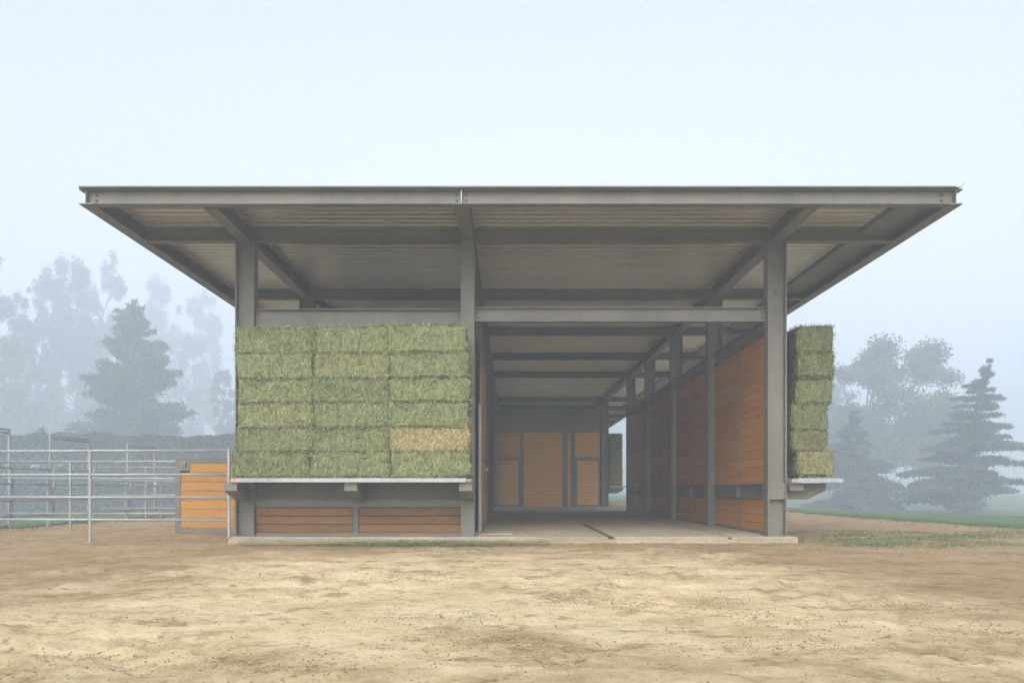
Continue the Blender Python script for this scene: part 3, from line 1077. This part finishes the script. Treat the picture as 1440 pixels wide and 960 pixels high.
# rear stack beside the breezeway
for r in range(6):
    z0 = 1.02 + r * 0.388
    bale(4.42 + 0.28, 39.05 + 0.585, z0 + 0.194, math.pi / 2, (0.42, 0.36, 0.2, 0.12, 0.1, 0.12)[r], 0.85,
         '%s hay bale of the distant stack beyond the breezeway' % rown[r], 'hay bales beyond the breezeway', 1.0, 0.99)

# loose hay along the slab front
def litter(name, n_, area, zoff, label, cat, lmin=0.03, lmax=0.1, seed=3, tones=(0.2, 0.9)):
    rs = np.random.RandomState(seed)
    V, Fc, T = [], [], []
    for _ in range(n_):
        x, y = area(rs)
        a = rs.uniform(0, 2 * math.pi)
        ln, wd = rs.uniform(lmin, lmax), rs.uniform(0.002, 0.004)
        d = np.array([math.cos(a), math.sin(a), rs.normal() * 0.25])
        sd2 = np.array([-math.sin(a), math.cos(a), 0]) * wd
        p0 = np.array([x, y, zoff + rs.uniform(0.0, 0.05)])
        k = len(V)
        V += [tuple(p0 - sd2), tuple(p0 + sd2), tuple(p0 + d * ln + sd2), tuple(p0 + d * ln - sd2)]
        Fc.append((k, k + 1, k + 2, k + 3))
        t = rs.uniform(*tones)
        T += [t] * 4
    me = bpy.data.meshes.new(name)
    me.from_pydata(V, [], Fc)
    at_ = me.attributes.new('tint', 'FLOAT', 'POINT')
    at_.data.foreach_set('value', T)
    me.materials.append(M['hay'])
    o = link(name, me, (0, 0, 0))
    o.color = (0.12, 0.9, 0, 1)
    o['kind'] = 'stuff'
    return tag(o, label, cat)


def area_front(rs):
    t = rs.rand()
    if t < 0.55:
        x = rs.normal(-1.3, 0.9)
    else:
        x = rs.uniform(-4.2, 0.6)
    return x, 13.5 - abs(rs.normal()) * 0.28


litter('loose_hay', 9500, area_front, 0.008, 'loose green hay fallen on the dirt along the slab below the front shelf', 'hay')


def area_right(rs):
    return rs.normal(5.3, 1.0), 13.7 + rs.normal() * 0.7


litter('fallen_hay', 2600, area_right, 0.008, 'thin scatter of green hay on the dirt beside the right column', 'hay', seed=9)


def area_any(rs):
    y = 3.4 + 9.5 * rs.rand() ** 0.8
    return rs.uniform(-0.62, 0.62) * y, y


litter('floor_straw', 700, lambda rs: (rs.uniform(-0.4, 3.9), 13.8 + 9 * rs.rand() ** 2), SLAB + 0.002, 'thin scatter of straw over the barn aisle floor', 'straw', 0.03, 0.09, 15, (0.2, 1.0))
litter('straw_bits', 900, area_any, 0.012, 'stray straw bits strewn over the dirt yard', 'straw', 0.02, 0.07, 14, (0.0, 0.8))


# ragged grass where the lawn meets the yard, and weeds in the dirt at the right
def tufts(name, n_, area, hmin, hmax, seed, label):
    rs = np.random.RandomState(seed)
    XY = np.array([area(rs) for _ in range(n_)])
    Zg = np.maximum(dirt_z(XY[:, 0], XY[:, 1]), lawn_z(XY[:, 0], XY[:, 1])) - 0.01
    a = rs.uniform(0, 2 * math.pi, n_)
    hgt = rs.uniform(hmin, hmax, n_)
    w = 0.004 + 0.004 * rs.rand(n_)
    V = np.zeros((n_, 3, 3))
    V[:, 0] = np.stack([XY[:, 0] - np.cos(a) * w, XY[:, 1] - np.sin(a) * w, Zg], 1)
    V[:, 1] = np.stack([XY[:, 0] + np.cos(a) * w, XY[:, 1] + np.sin(a) * w, Zg], 1)
    V[:, 2] = np.stack([XY[:, 0] + rs.normal(size=n_) * hgt * 0.5, XY[:, 1] + rs.normal(size=n_) * hgt * 0.5, Zg + hgt], 1)
    me = bpy.data.meshes.new(name)
    me.from_pydata(V.reshape(-1, 3).tolist(), [], np.arange(3 * n_).reshape(n_, 3).tolist())
    at_ = me.attributes.new('tint', 'FLOAT', 'POINT')
    at_.data.foreach_set('value', np.repeat(rs.rand(n_), 3).astype(np.float32))
    me.materials.append(M['grass'])
    o = link(name, me, (0, 0, 0))
    o['kind'] = 'stuff'
    return tag(o, label, 'grass')


M['grass'] = mat_leaf('grass_blades', (0.07, 0.12, 0.045), (0.20, 0.25, 0.11))


def edge_area(rs):
    y = 15 + 25 * rs.rand() ** 1.4
    x = YARD - 0.35 + abs(rs.normal()) * 0.55 - 0.25 * (rs.rand() < 0.25) * abs(rs.normal()) * 3
    return (x if rs.rand() < 0.7 else -x), y


tufts('grass_edge', 26000, edge_area, 0.03, 0.11, 51, 'ragged grass along the edge where the lawn meets the dirt')
wc = [(rnd.uniform(4.9, 10.2), rnd.uniform(12.8, 17.5)) for _ in range(60)]


def weed_area(rs):
    c0 = wc[rs.randint(len(wc))]
    return c0[0] + rs.normal() * 0.28, c0[1] + rs.normal() * 0.22


tufts('low_weeds', 16000, weed_area, 0.012, 0.05, 52, 'sparse low weeds in the dirt right of the barn')


# stones and clods on the yard
def clods(name, n_, area, smin, smax, seed, label):
    rs = np.random.RandomState(seed)
    base = np.array([(1, 0, 0), (-1, 0, 0), (0, 1, 0), (0, -1, 0), (0, 0, 1), (0, 0, -1)], float)
    tri = [(0, 2, 4), (2, 1, 4), (1, 3, 4), (3, 0, 4), (2, 0, 5), (1, 2, 5), (3, 1, 5), (0, 3, 5)]
    V, Fc = [], []
    XY = np.array([area(rs) for _ in range(n_)])
    ZQ = dirt_z(XY[:, 0], XY[:, 1])
    for _ in range(n_):
        x, y = XY[_]
        s_ = smin + (smax - smin) * rs.rand() ** 3
        zz = ZQ[_]
        k = len(V)
        bb = base * (s_ * rs.uniform(0.6, 1.3, (6, 1))) * np.array([1, 1, 0.7])
        a = rs.uniform(0, 6.28)
        ca, sa = math.cos(a), math.sin(a)
        for q in bb:
            V.append((x + q[0] * ca - q[1] * sa, y + q[0] * sa + q[1] * ca, zz + q[2] + s_ * 0.25))
        Fc += [(k + i, k + j, k + l) for i, j, l in tri]
    me = bpy.data.meshes.new(name)
    me.from_pydata(V, [], Fc)
    me.materials.append(M['stone'])
    o = link(name, me, (0, 0, 0))
    o['kind'] = 'stuff'
    return tag(o, label, 'dirt')


cc = [gp(650, 905), gp(780, 915), gp(600, 870), gp(1090, 905), gp(960, 850), gp(1290, 850), gp(150, 930), gp(420, 940), gp(820, 845), gp(1110, 870), gp(560, 815), gp(1380, 890)]


def area_clod(rs):
    if rs.rand() < 0.55:
        c_ = cc[rs.randint(len(cc))]
        return c_[0] + rs.normal() * 0.26, c_[1] + rs.normal() * 0.20
    return area_any(rs)


clods('dirt_clods', 14000, area_clod, 0.002, 0.010, 31, 'small clods and pebbles strewn over the dirt yard')
clods('gravel', 1500, lambda rs: (rs.uniform(0.4, 4.3), 13.58 - abs(rs.normal()) * 0.10), 0.005, 0.02, 33, 'strip of gravel along the front edge of the slab')

# ------------------------------------------------------------------ pipe corral
def post(parent, x, y, top, r=0.025, z0=-0.06):
    return MB().tube((x, y, z0), (x, y, top), r, None, 10).build('post', 'pipe', parent, smooth=False)


def rail(parent, p0, p1, r=0.02):
    return MB().tube(p0, p1, r, None, 10).build('rail', 'pipe', parent, smooth=True)


def fence(label, p0, p1, zs, posts, top, end_z0=None, rr=0.02):
    t = thing('pipe_fence', label, 'fence', (p0[0], p0[1], 0), 'pipe fences of the corral')
    for z in zs:
        rail(t, (p0[0], p0[1], z), (p1[0], p1[1], z), rr)
    for u in posts:
        x, y = p0[0] + (p1[0] - p0[0]) * u, p0[1] + (p1[1] - p0[1]) * u
        po = post(t, x, y, top, z0=(end_z0 if (end_z0 is not None and u == 1) else -0.06))
        for z in zs[1:]:
            MB().tube((x, y, z - 0.035), (x, y, z + 0.035), 0.031, None, 10).build('collar', 'pipe', po)
    return t


xa = PX(322, 13.6)
ua = (PX(124.5, 13.75) + 10.9) / (xa + 10.9)
fence('nearest galvanised pipe fence, joining the slab beside the front shelf', (-10.9, 14.2), (xa, 13.6), (1.45, 1.075, 0.72, 0.366), (0, ua, 1), 1.47, SLAB)
fence('second pipe fence from the front, running to the orange half door', (-10.85, 18.0), (-4.5, 18.0), (1.42, 1.07, 0.665, 0.35), (0.0, (PX(99, 18) + 10.85) / 6.35, 1), 1.44)
fence('third pipe fence from the front, between the middle corral gates', (-10.85, 22.8), (-4.5, 22.8), (1.42, 1.08, 0.70, 0.36), (0, (PX(205, 22.8) + 10.85) / 6.35, 1), 1.44)
fence('farthest pipe fence across the corral, by the smallest gate', (-10.85, 27.1), (-4.5, 27.1), (1.42, 1.08, 0.70, 0.36), (0, 0.38, 1), 1.44)
side_y = [(14.2, 17.15), (19.15, 20.75), (22.75, 24.95), (26.95, 31.0)]
side_l = ['nearest side run of pipe fence left of the first corral gate', 'short side run of pipe fence between the first and second corral gates',
          'short side run of pipe fence between the second and third corral gates', 'farthest side run of pipe fence beyond the last corral gate']
for (a, b_), l_ in zip(side_y, side_l):
    fence(l_, (-10.95, a), (-10.95, b_), (1.32, 0.97, 0.60, 0.25), (0.04, 0.96), 1.34)
gate_l = ['tall pipe corral gate frame cut off at the left picture edge', 'tall pipe corral gate frame with double top bar, middle of three', 'smallest and farthest tall pipe corral gate frame']
for (a, b_), l_ in zip([(17.2, 19.1), (20.8, 22.7), (25.0, 26.9)], gate_l):
    t = thing('corral_gate', l_, 'gate', (-10.95, a, 0), 'tall corral gates')
    for yy in (a, b_):
        post(t, -10.95, yy, 2.17, 0.03)
    for zz in (2.15, 2.08):
        MB().tube((-10.95, a, zz), (-10.95, b_, zz), 0.022, None, 8).build('top_bar', 'pipe', t, smooth=True)
    MB().tube((-10.95, a, 0.05), (-10.95, b_, 0.05), 0.022, None, 8).build('bottom_bar', 'pipe', t, smooth=True)
    leaf = MB()
    xo = -10.90
    for zz in (1.32, 0.97, 0.60, 0.25):
        leaf.tube((xo, a + 0.05, zz), (xo, b_ - 0.05, zz), 0.02, None, 8)
    for yy in (a + 0.06, b_ - 0.06):
        leaf.tube((xo, yy, 0.22), (xo, yy, 1.34), 0.022, None, 8)
    leaf.build('gate_leaf', 'pipe', t, smooth=True)

# ------------------------------------------------------------------ vegetation
def leaf_cloud(rs, centres, radii, n_, size, flat=0.0, squash=(1, 1, 1), dir_out=None):
    """n_ leaf quads scattered in clumps; returns verts, faces, tint"""
    centres = np.array(centres, float)
    radii = np.array(radii, float)
    w = radii ** 2
    pick = rs.choice(len(centres), n_, p=w / w.sum())
    d = rs.normal(size=(n_, 3))
    d /= np.linalg.norm(d, axis=1, keepdims=True)
    rad = np.minimum(np.abs(rs.normal(size=n_)) * 0.57, 1.15 - 0.3 * rs.rand(n_))
    pos = centres[pick] + d * (rad * radii[pick])[:, None] * np.array(squash)
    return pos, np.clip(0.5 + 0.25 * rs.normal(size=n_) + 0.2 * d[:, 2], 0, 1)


def quads(rs, pos, size, tint, aspect=2.0, updir=None, flat=0.0):
    n_ = len(pos)
    a = rs.normal(size=(n_, 3))
    if updir is not None:
        a = a * (1 - flat) + np.asarray(updir) * flat
    a /= np.linalg.norm(a, axis=1, keepdims=True)
    b_ = np.cross(a, rs.normal(size=(n_, 3)))
    b_ /= np.maximum(np.linalg.norm(b_, axis=1, keepdims=True), 1e-6)
    s_ = (size * rs.uniform(0.5, 1.4, n_))[:, None]
    a, b_ = a * s_ * aspect / 2, b_ * s_ / 2
    V = np.stack([pos - a, pos + b_ - a * 0.1, pos + a, pos - b_ - a * 0.1], 1).reshape(-1, 3)
    Fc = np.arange(4 * n_).reshape(n_, 4)
    return V, Fc, np.repeat(tint, 4)


def leaf_mesh(name, V, Fc, T, mat):
    me = bpy.data.meshes.new(name)
    me.from_pydata(V.tolist(), [], Fc.tolist())
    at_ = me.attributes.new('tint', 'FLOAT', 'POINT')
    at_.data.foreach_set('value', T.astype(np.float32))
    me.materials.append(M[mat])
    return me


GZ = -0.045
VEG = 2.1


def eucalyptus(seed):
    """20 m tall unit tree at the origin: bare forked trunk below, hanging clumps above"""
    rs = np.random.RandomState(seed)
    tr = MB()
    H = 20.0
    cs, rd = [], []
    pts = [(0, 0, 0)]
    for i in range(1, 7):
        pts.append((rs.normal() * 0.22 * i ** 0.6, rs.normal() * 0.22 * i ** 0.6, H * 0.93 * i / 6))
    tr.path(pts, [0.36, 0.30, 0.25, 0.2, 0.14, 0.09, 0.04], 7)
    for i in range(44):
        u = rs.uniform(0.12, 1.0)
        k = u * 6
        j = min(5, int(k))
        base = np.array(pts[j]) * (1 - (k - j)) + np.array(pts[j + 1]) * (k - j)
        ang = rs.uniform(0, 6.28)
        ln = rs.uniform(0.7, 2.6) * (1.05 - 0.62 * u) * 1.25
        tip = base + np.array([math.cos(ang) * ln, math.sin(ang) * ln, rs.uniform(0.4, 1.6)])
        tr.path([base, (base + tip) / 2 + np.array([0, 0, 0.15]), tip], [0.09, 0.06, 0.02], 5)
        cs.append(tip)
        rd.append(rs.uniform(0.4, 0.95))
        cs.append(tip + rs.normal(size=3) * 0.55)
        rd.append(rs.uniform(0.3, 0.7))
    cs.append(pts[-1]); rd.append(0.8)
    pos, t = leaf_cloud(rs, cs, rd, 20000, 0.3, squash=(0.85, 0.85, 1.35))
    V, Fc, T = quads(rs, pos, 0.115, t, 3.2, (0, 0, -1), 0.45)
    return tr, leaf_mesh('crown', V, Fc, T, 'euc')


EUC = []
for s_ in (3, 8, 15, 27):
    tr, cme = eucalyptus(s_)
    EUC.append((tr, cme))
trunk_cache = {}


def put_euc(i, px, top_py, D, rot, label, wide=1.0):
    D *= 2.15
    x = PX(px, D)
    h = PZ(top_py, D) - GZ
    t = thing('eucalyptus_tree', label, 'tree', (x, D, GZ), 'tall eucalyptus trees in the fog')
    tr, cme = EUC[i]
    if i not in trunk_cache:
        o = tr.build('trunk', 'bark', None, origin=(0, 0, 0))
        trunk_cache[i] = o.data
        bpy.data.objects.remove(o)
    for nm, me in (('trunk', trunk_cache[i]), ('crown', cme)):
        o = link(nm, me, (x, D, GZ), t)
        s2 = h / 20.3
        o.scale = (s2 * wide, s2 * wide, s2)
        o.rotation_euler = (0, 0, rot)
    return t


put_euc(0, -8, 372, 74, 0.3, 'tall foggy eucalyptus cut off at the left picture edge', 0.9)
put_euc(1, 36, 408, 78, 1.2, 'shorter foggy eucalyptus second from the left picture edge', 0.95)
put_euc(2, 72, 376, 82, 2.2, 'tall foggy eucalyptus with pointed top, third from the left', 0.85)
put_euc(3, 112, 372, 84, 3.9, 'tall foggy eucalyptus just left above the big pine', 0.95)
put_euc(0, 147, 368, 90, 4.6, 'foggy eucalyptus with tall crown right behind the big pine', 0.8)
put_euc(1, 92, 440, 88, 5.2, 'low foggy eucalyptus filling between the tall ones', 1.1)
put_euc(2, 18, 470, 70, 0.9, 'low bushy foggy eucalyptus at the far left behind the hedge', 1.3)
put_euc(3, 55, 455, 86, 2.9, 'dim low eucalyptus behind the gap of the tall ones', 1.2)
put_euc(0, 128, 430, 92, 1.1, 'dim eucalyptus filling behind the left shoulder of the pine', 1.2)
put_euc(1, 205, 430, 118, 3.6, 'faint thin eucalyptus just right of the pine tip', 0.9)
put_euc(3, 236, 392, 112, 2.6, 'very pale eucalyptus right of the big pine', 0.8)
put_euc(1, 292, 405, 116, 0.5, 'palest eucalyptus close to the left end of the barn roof', 0.85)
put_euc(2, 270, 470, 104, 3.3, 'pale low eucalyptus between pine and barn', 1.1)
put_euc(0, 180, 455, 100, 5.9, 'pale eucalyptus half hidden by the top of the big pine', 1.1)
put_euc(3, 322, 520, 76, 1.9, 'low foggy tree against the left edge of the hay stack', 1.2)


def conifer(name, label, x, y, H, rbase, mat, seed, levels, droop, n_leaf, size, lean=(0, 0), skirt=0.04, power=1.0, rag=0.35, per=(6, 9), flatness=0.6, spread=0.17, zj=0.014):
    rs = np.random.RandomState(seed)
    GZ = lz(x, y)
    H = H - GZ
    t = thing(name, label, 'tree', (x, y, GZ))
    tr = MB()

    def axis(z):
        u = z / H
        return np.array([lean[0] * u * u, lean[1] * u * u, z])
    tr.path([tuple(axis(H * u) + np.array([x, y, GZ])) for u in np.linspace(0, 0.98, 8)], list(np.linspace(0.035 * H * 0.55, 0.012, 8)), 8)
    pos, tin, wts = [], [], []
    brs_ = []
    for i in range(levels):
        u = skirt + (0.97 - skirt) * i / (levels - 1)
        L = rbase * (1 - u) ** power + 0.12
        for j in range(rs.randint(*per)):
            ang = rs.uniform(0, 6.28)
            ln = L * rs.uniform(1 - rag, 1 + rag * 0.7)
            z = H * (u + rs.normal() * zj)
            b0_ = axis(max(0.1, z))
            steps = 7
            ps = []
            for k in range(steps):
                v = k / (steps - 1)
                ps.append(b0_ + np.array([math.cos(ang) * ln * v, math.sin(ang) * ln * v, ln * (0.18 * v - droop * v * v)]))
            ps = [np.array([q[0], q[1], max(0.08, q[2])]) for q in ps]
            brs_.append((ps, ln))
            tr.path([tuple(q + np.array([x, y, GZ])) for q in ps[:6:1]], list(np.linspace(0.012 * H ** 0.5 + 0.008 * ln, 0.005, 6)), 4)
    tot = sum(b[1] for b in brs_)
    for ps, ln in brs_:
        m_ = int(n_leaf * ln / tot) + 4
        v = rs.rand(m_) ** 0.75
        k = np.minimum((v * 6).astype(int), 5)
        fr_ = v * 6 - k
        A = np.array(ps)
        q = A[k] * (1 - fr_)[:, None] + A[k + 1] * fr_[:, None]
        wdt = spread * ln * (1.1 - 0.75 * v) + 0.05
        q = q + rs.normal(size=(m_, 3)) * (wdt[:, None] * np.array([1, 1, 0.28]))
        pos.append(q)
        tin.append(np.clip(0.35 + 0.25 * rs.normal(size=m_) + 0.25 * v, 0, 1))
    # leader tuft
    q = np.array([axis(H * u) for u in rs.uniform(0.86, 1.0, 160)]) + rs.normal(size=(160, 3)) * 0.05
    pos.append(q); tin.append(np.full(160, 0.5))
    pos = np.concatenate(pos); tin = np.concatenate(tin)
    pos[:, 2] = np.maximum(pos[:, 2], 0.04)
    V, Fc, T = quads(rs, pos, size * 0.6, tin, 5.0, None, 0)
    V = V * np.array([1, 1, 1])
    me = leaf_mesh('crown', V, Fc, T, mat)
    tr.build('trunk', 'bark', t)
    link('crown', me, (x, y, GZ), t)
    return t


Dp = 104.0
conifer('pine_tree', 'big dark pine in the fog behind the corral, spiky top', PX(190, Dp), Dp, PZ(430, Dp), 6.2, 'pine', 4, 34, -0.16, 70000, 0.30, (0, 0), 0.05, 0.62, 0.5, (5, 9), 0.3, 0.2, 0.03)
Dc = 75.0
conifer('cedar_tree', 'ragged layered cedar leaning right on the lawn at far right', PX(1356, Dc), Dc, PZ(513, Dc), 5.1, 'cedar', 10, 20, 0.16, 42000, 0.17, (PX(1392, Dc) - PX(1356, Dc), 0), 0.05, 0.85, 0.55, (4, 8), 0.3, 0.12, 0.024)
Dk = 84.0
conifer('weeping_conifer', 'low mounded conifer on the lawn beside the right hay shelf', PX(1196, Dk), Dk, PZ(580, Dk), 4.2, 'cedar', 12, 16, 0.3, 30000, 0.19, (0.2, 0), 0.05, 0.8, 0.5, (6, 9), 0.3, 0.17, 0.03)

# broad tree
Dt = 116.0


def broad_tree(name, label, px, base_dx, D, top_py, low_py, half_px, seed, n_leaf=150000, turn=True):
    rs = np.random.RandomState(seed)
    x = PX(px, D)
    t = thing(name, label, 'tree', (x, D, GZ))
    tr = MB()
    H = PZ(top_py, D)
    zl = PZ(low_py, D)
    hw = half_px * D / F
    fork = np.array([x, D, zl * 0.75])
    tr.path([(x - 0.1, D, GZ - 0.1), (x - 0.05, D, zl * 0.3), tuple(fork)], [0.85, 0.68, 0.56], 9)
    cs, rd = [], []
    for i in range(130):
        ang, u = rs.uniform(0, 6.28), (rs.rand() if i < 64 else rs.uniform(0, 0.5))
        rr_ = hw * math.sqrt(max(0.05, 1 - (1.6 * u - 0.7) ** 2 * 0.9)) * (rs.uniform(0.35, 0.98) if i < 64 else rs.uniform(0.6, 1.05))
        tip = np.array([x + base_dx + math.cos(ang) * rr_, D + math.sin(ang) * rr_ * 0.9, zl + (H - zl - 0.7) * u + rs.normal() * 0.2])
        midp = (fork + tip) / 2 + np.array([rs.normal() * 0.6, rs.normal() * 0.6, 0.8])
        if i % 2 == 0:
            tr.path([tuple(fork), tuple(midp), tuple(tip)], [0.25, 0.14, 0.04], 5)
        cs.append(tip - np.array([x, D, GZ])); rd.append(rs.uniform(1.0, 2.4))
    pos, tn = leaf_cloud(rs, cs, rd, n_leaf, 0.2, squash=(1.1, 1.1, 0.85))
    V, Fc, T = quads(rs, pos, 0.23, tn, 1.8)
    tr.build('trunk', 'bark', t)
    link('crown', leaf_mesh('crown', V, Fc, T, 'decid'), (x, D, GZ), t)
    if turn:
        cs2 = [np.array([3.2, -5.6, zl + 1.0]), np.array([5.4, -5.8, zl + 2.2]), np.array([4.2, -6.0, zl + 0.4])]
        pos, tn = leaf_cloud(rs, cs2, [1.4, 1.5, 1.0], 1300, 0.2, squash=(1.2, 0.8, 0.6))
        V, Fc, T = quads(rs, pos, 0.23, tn, 1.8)
        tag(link('turning_leaves', leaf_mesh('turning_leaves', V, Fc, T, 'decid_turn'), (x, D, GZ), t), 'yellowing leaves low in the crown')
    return t


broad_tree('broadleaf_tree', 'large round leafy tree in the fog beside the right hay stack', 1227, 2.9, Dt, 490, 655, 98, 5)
broad_tree('broadleaf_tree', 'smaller faint leafy tree hidden behind the big round one', 1160, 0.0, 150, 520, 640, 55, 6, 14000, False)

# mulch beds under the conifers
for (x, y, r_) in ((PX(1356, Dc), Dc, 4.9), (PX(1196, Dk), Dk, 4.0)):
    pts = []
    for i in range(28):
        a = 2 * math.pi * i / 28
        q = r_ * (1 + 0.08 * math.sin(3 * a + x))
        pts.append((x + math.cos(a) * q, y + math.sin(a) * q * 0.8))
    structure(MB().prism(pts, 'z', lz(x, y) - 0.25, lz(x, y) + 0.06).build('mulch_bed', 'mulch'))

# clipped hedge behind the corral
rs = np.random.RandomState(41)
hx0, hx1, hy0, hy1 = -58.0, -20.0, 75.0, 77.6
GZ = lz(-40, 76)
hh = PZ(614, 75.0) - GZ
t = thing('hedge', 'long dark clipped hedge behind the corral gates', 'hedge', ((hx0 + hx1) / 2, 76.1, GZ))
n_ = 60000
pos = np.stack([rs.uniform(hx0, hx1, n_), rs.uniform(hy0, hy1, n_), rs.uniform(0, hh, n_)], 1)
side = rs.rand(n_)
pos[side < 0.55, 1] = hy0 + np.abs(rs.normal(size=(side < 0.55).sum())) * 0.12
m_ = (side > 0.55) & (side < 0.75)
pos[m_, 2] = hh - np.abs(rs.normal(size=m_.sum())) * 0.1
lump = vnoise(pos[:, 0], pos[:, 2], 1.6, 4, 3)
pos[:, 1] += lump * 0.6
pos[:, 2] += vnoise(pos[:, 0], pos[:, 1], 2.6, 9, 3) * 0.7 * (pos[:, 2] > hh * 0.6)
pos[:, 2] = np.maximum(pos[:, 2], 0.03)
V, Fc, T = quads(rs, pos - np.array([(hx0 + hx1) / 2, 76.1, 0]), 0.24, np.clip(0.45 + 0.3 * rs.normal(size=n_), 0, 1), 1.5)
link('crown', leaf_mesh('crown', V, Fc, T, 'hedge'), ((hx0 + hx1) / 2, 76.1, GZ), t)
st = MB()
for i in range(18):
    xx = hx0 + 0.5 + i * (hx1 - hx0 - 1) / 17
    st.path([(xx, 76.1, GZ - 0.05), (xx + 0.05, 76.15, hh * 0.5), (xx, 76.1, hh * 0.85)], [0.10, 0.07, 0.03], 6)
st.build('stems', 'bark', t)['kind'] = 'stuff'

# spiky yucca rising over the hedge
Dy = 80.0
rs = np.random.RandomState(6)
for (px_, py_, lb) in ((58, 613, 'spiky green yucca rising over the hedge at left'),):
    yx, yz = PX(px_, Dy), PZ(py_, Dy)
    GZ = lz(yx, Dy)
    t = thing('yucca', lb, 'plant', (yx, Dy, GZ))
    MB().path([(yx, Dy, GZ - 0.05), (yx, Dy, yz)], [0.16, 0.1], 8).build('trunk', 'bark', t)
    V, Fc, T = [], [], []
    for i in range(46):
        a, el = rs.uniform(0, 6.28), rs.uniform(0.1, 1.4)
        d = np.array([math.cos(a) * math.cos(el), math.sin(a) * math.cos(el), math.sin(el)])
        sd2 = np.cross(d, (0, 0, 1)); sd2 /= np.linalg.norm(sd2)
        ln = rs.uniform(0.9, 1.5)
        b0_ = np.array([0, 0, yz - GZ])
        k = len(V)
        V += [b0_ - sd2 * 0.04, b0_ + sd2 * 0.04, b0_ + d * ln * 0.6 + sd2 * 0.05, b0_ + d * ln * 0.6 - sd2 * 0.05, b0_ + d * ln - np.array([0, 0, 0.08])]
        Fc += [[k, k + 1, k + 2, k + 3], [k + 3, k + 2, k + 4, k + 4]]
        T += [rs.rand()] * 5
    Fc = [f if f[2] != f[3] else f[:3] for f in Fc]
    me = bpy.data.meshes.new('crown')
    me.from_pydata([tuple(v) for v in V], [], Fc)
    at_ = me.attributes.new('tint', 'FLOAT', 'POINT')
    at_.data.foreach_set('value', T)
    me.materials.append(M['yucca'])
    link('crown', me, (yx, Dy, GZ), t)

# ------------------------------------------------------------------ fog
m = bpy.data.materials.new('fog_air')
m.use_nodes = True
nt = m.node_tree
nt.nodes.clear()
out = nt.nodes.new('ShaderNodeOutputMaterial')
pv = nt.nodes.new('ShaderNodeVolumePrincipled')
pv.inputs['Color'].default_value = (0.77, 0.86, 1.0, 1)
pv.inputs['Density'].default_value = 0.0072
pv.inputs['Anisotropy'].default_value = 0.0
nt.links.new(pv.outputs[0], out.inputs['Volume'])
M['fog'] = m
hz = MB().box(-640, 640, -140, 640, -2.6, 66).build('haze', 'fog')
hz['kind'] = 'stuff'
tag(hz, 'pale morning fog filling the whole yard', 'fog')
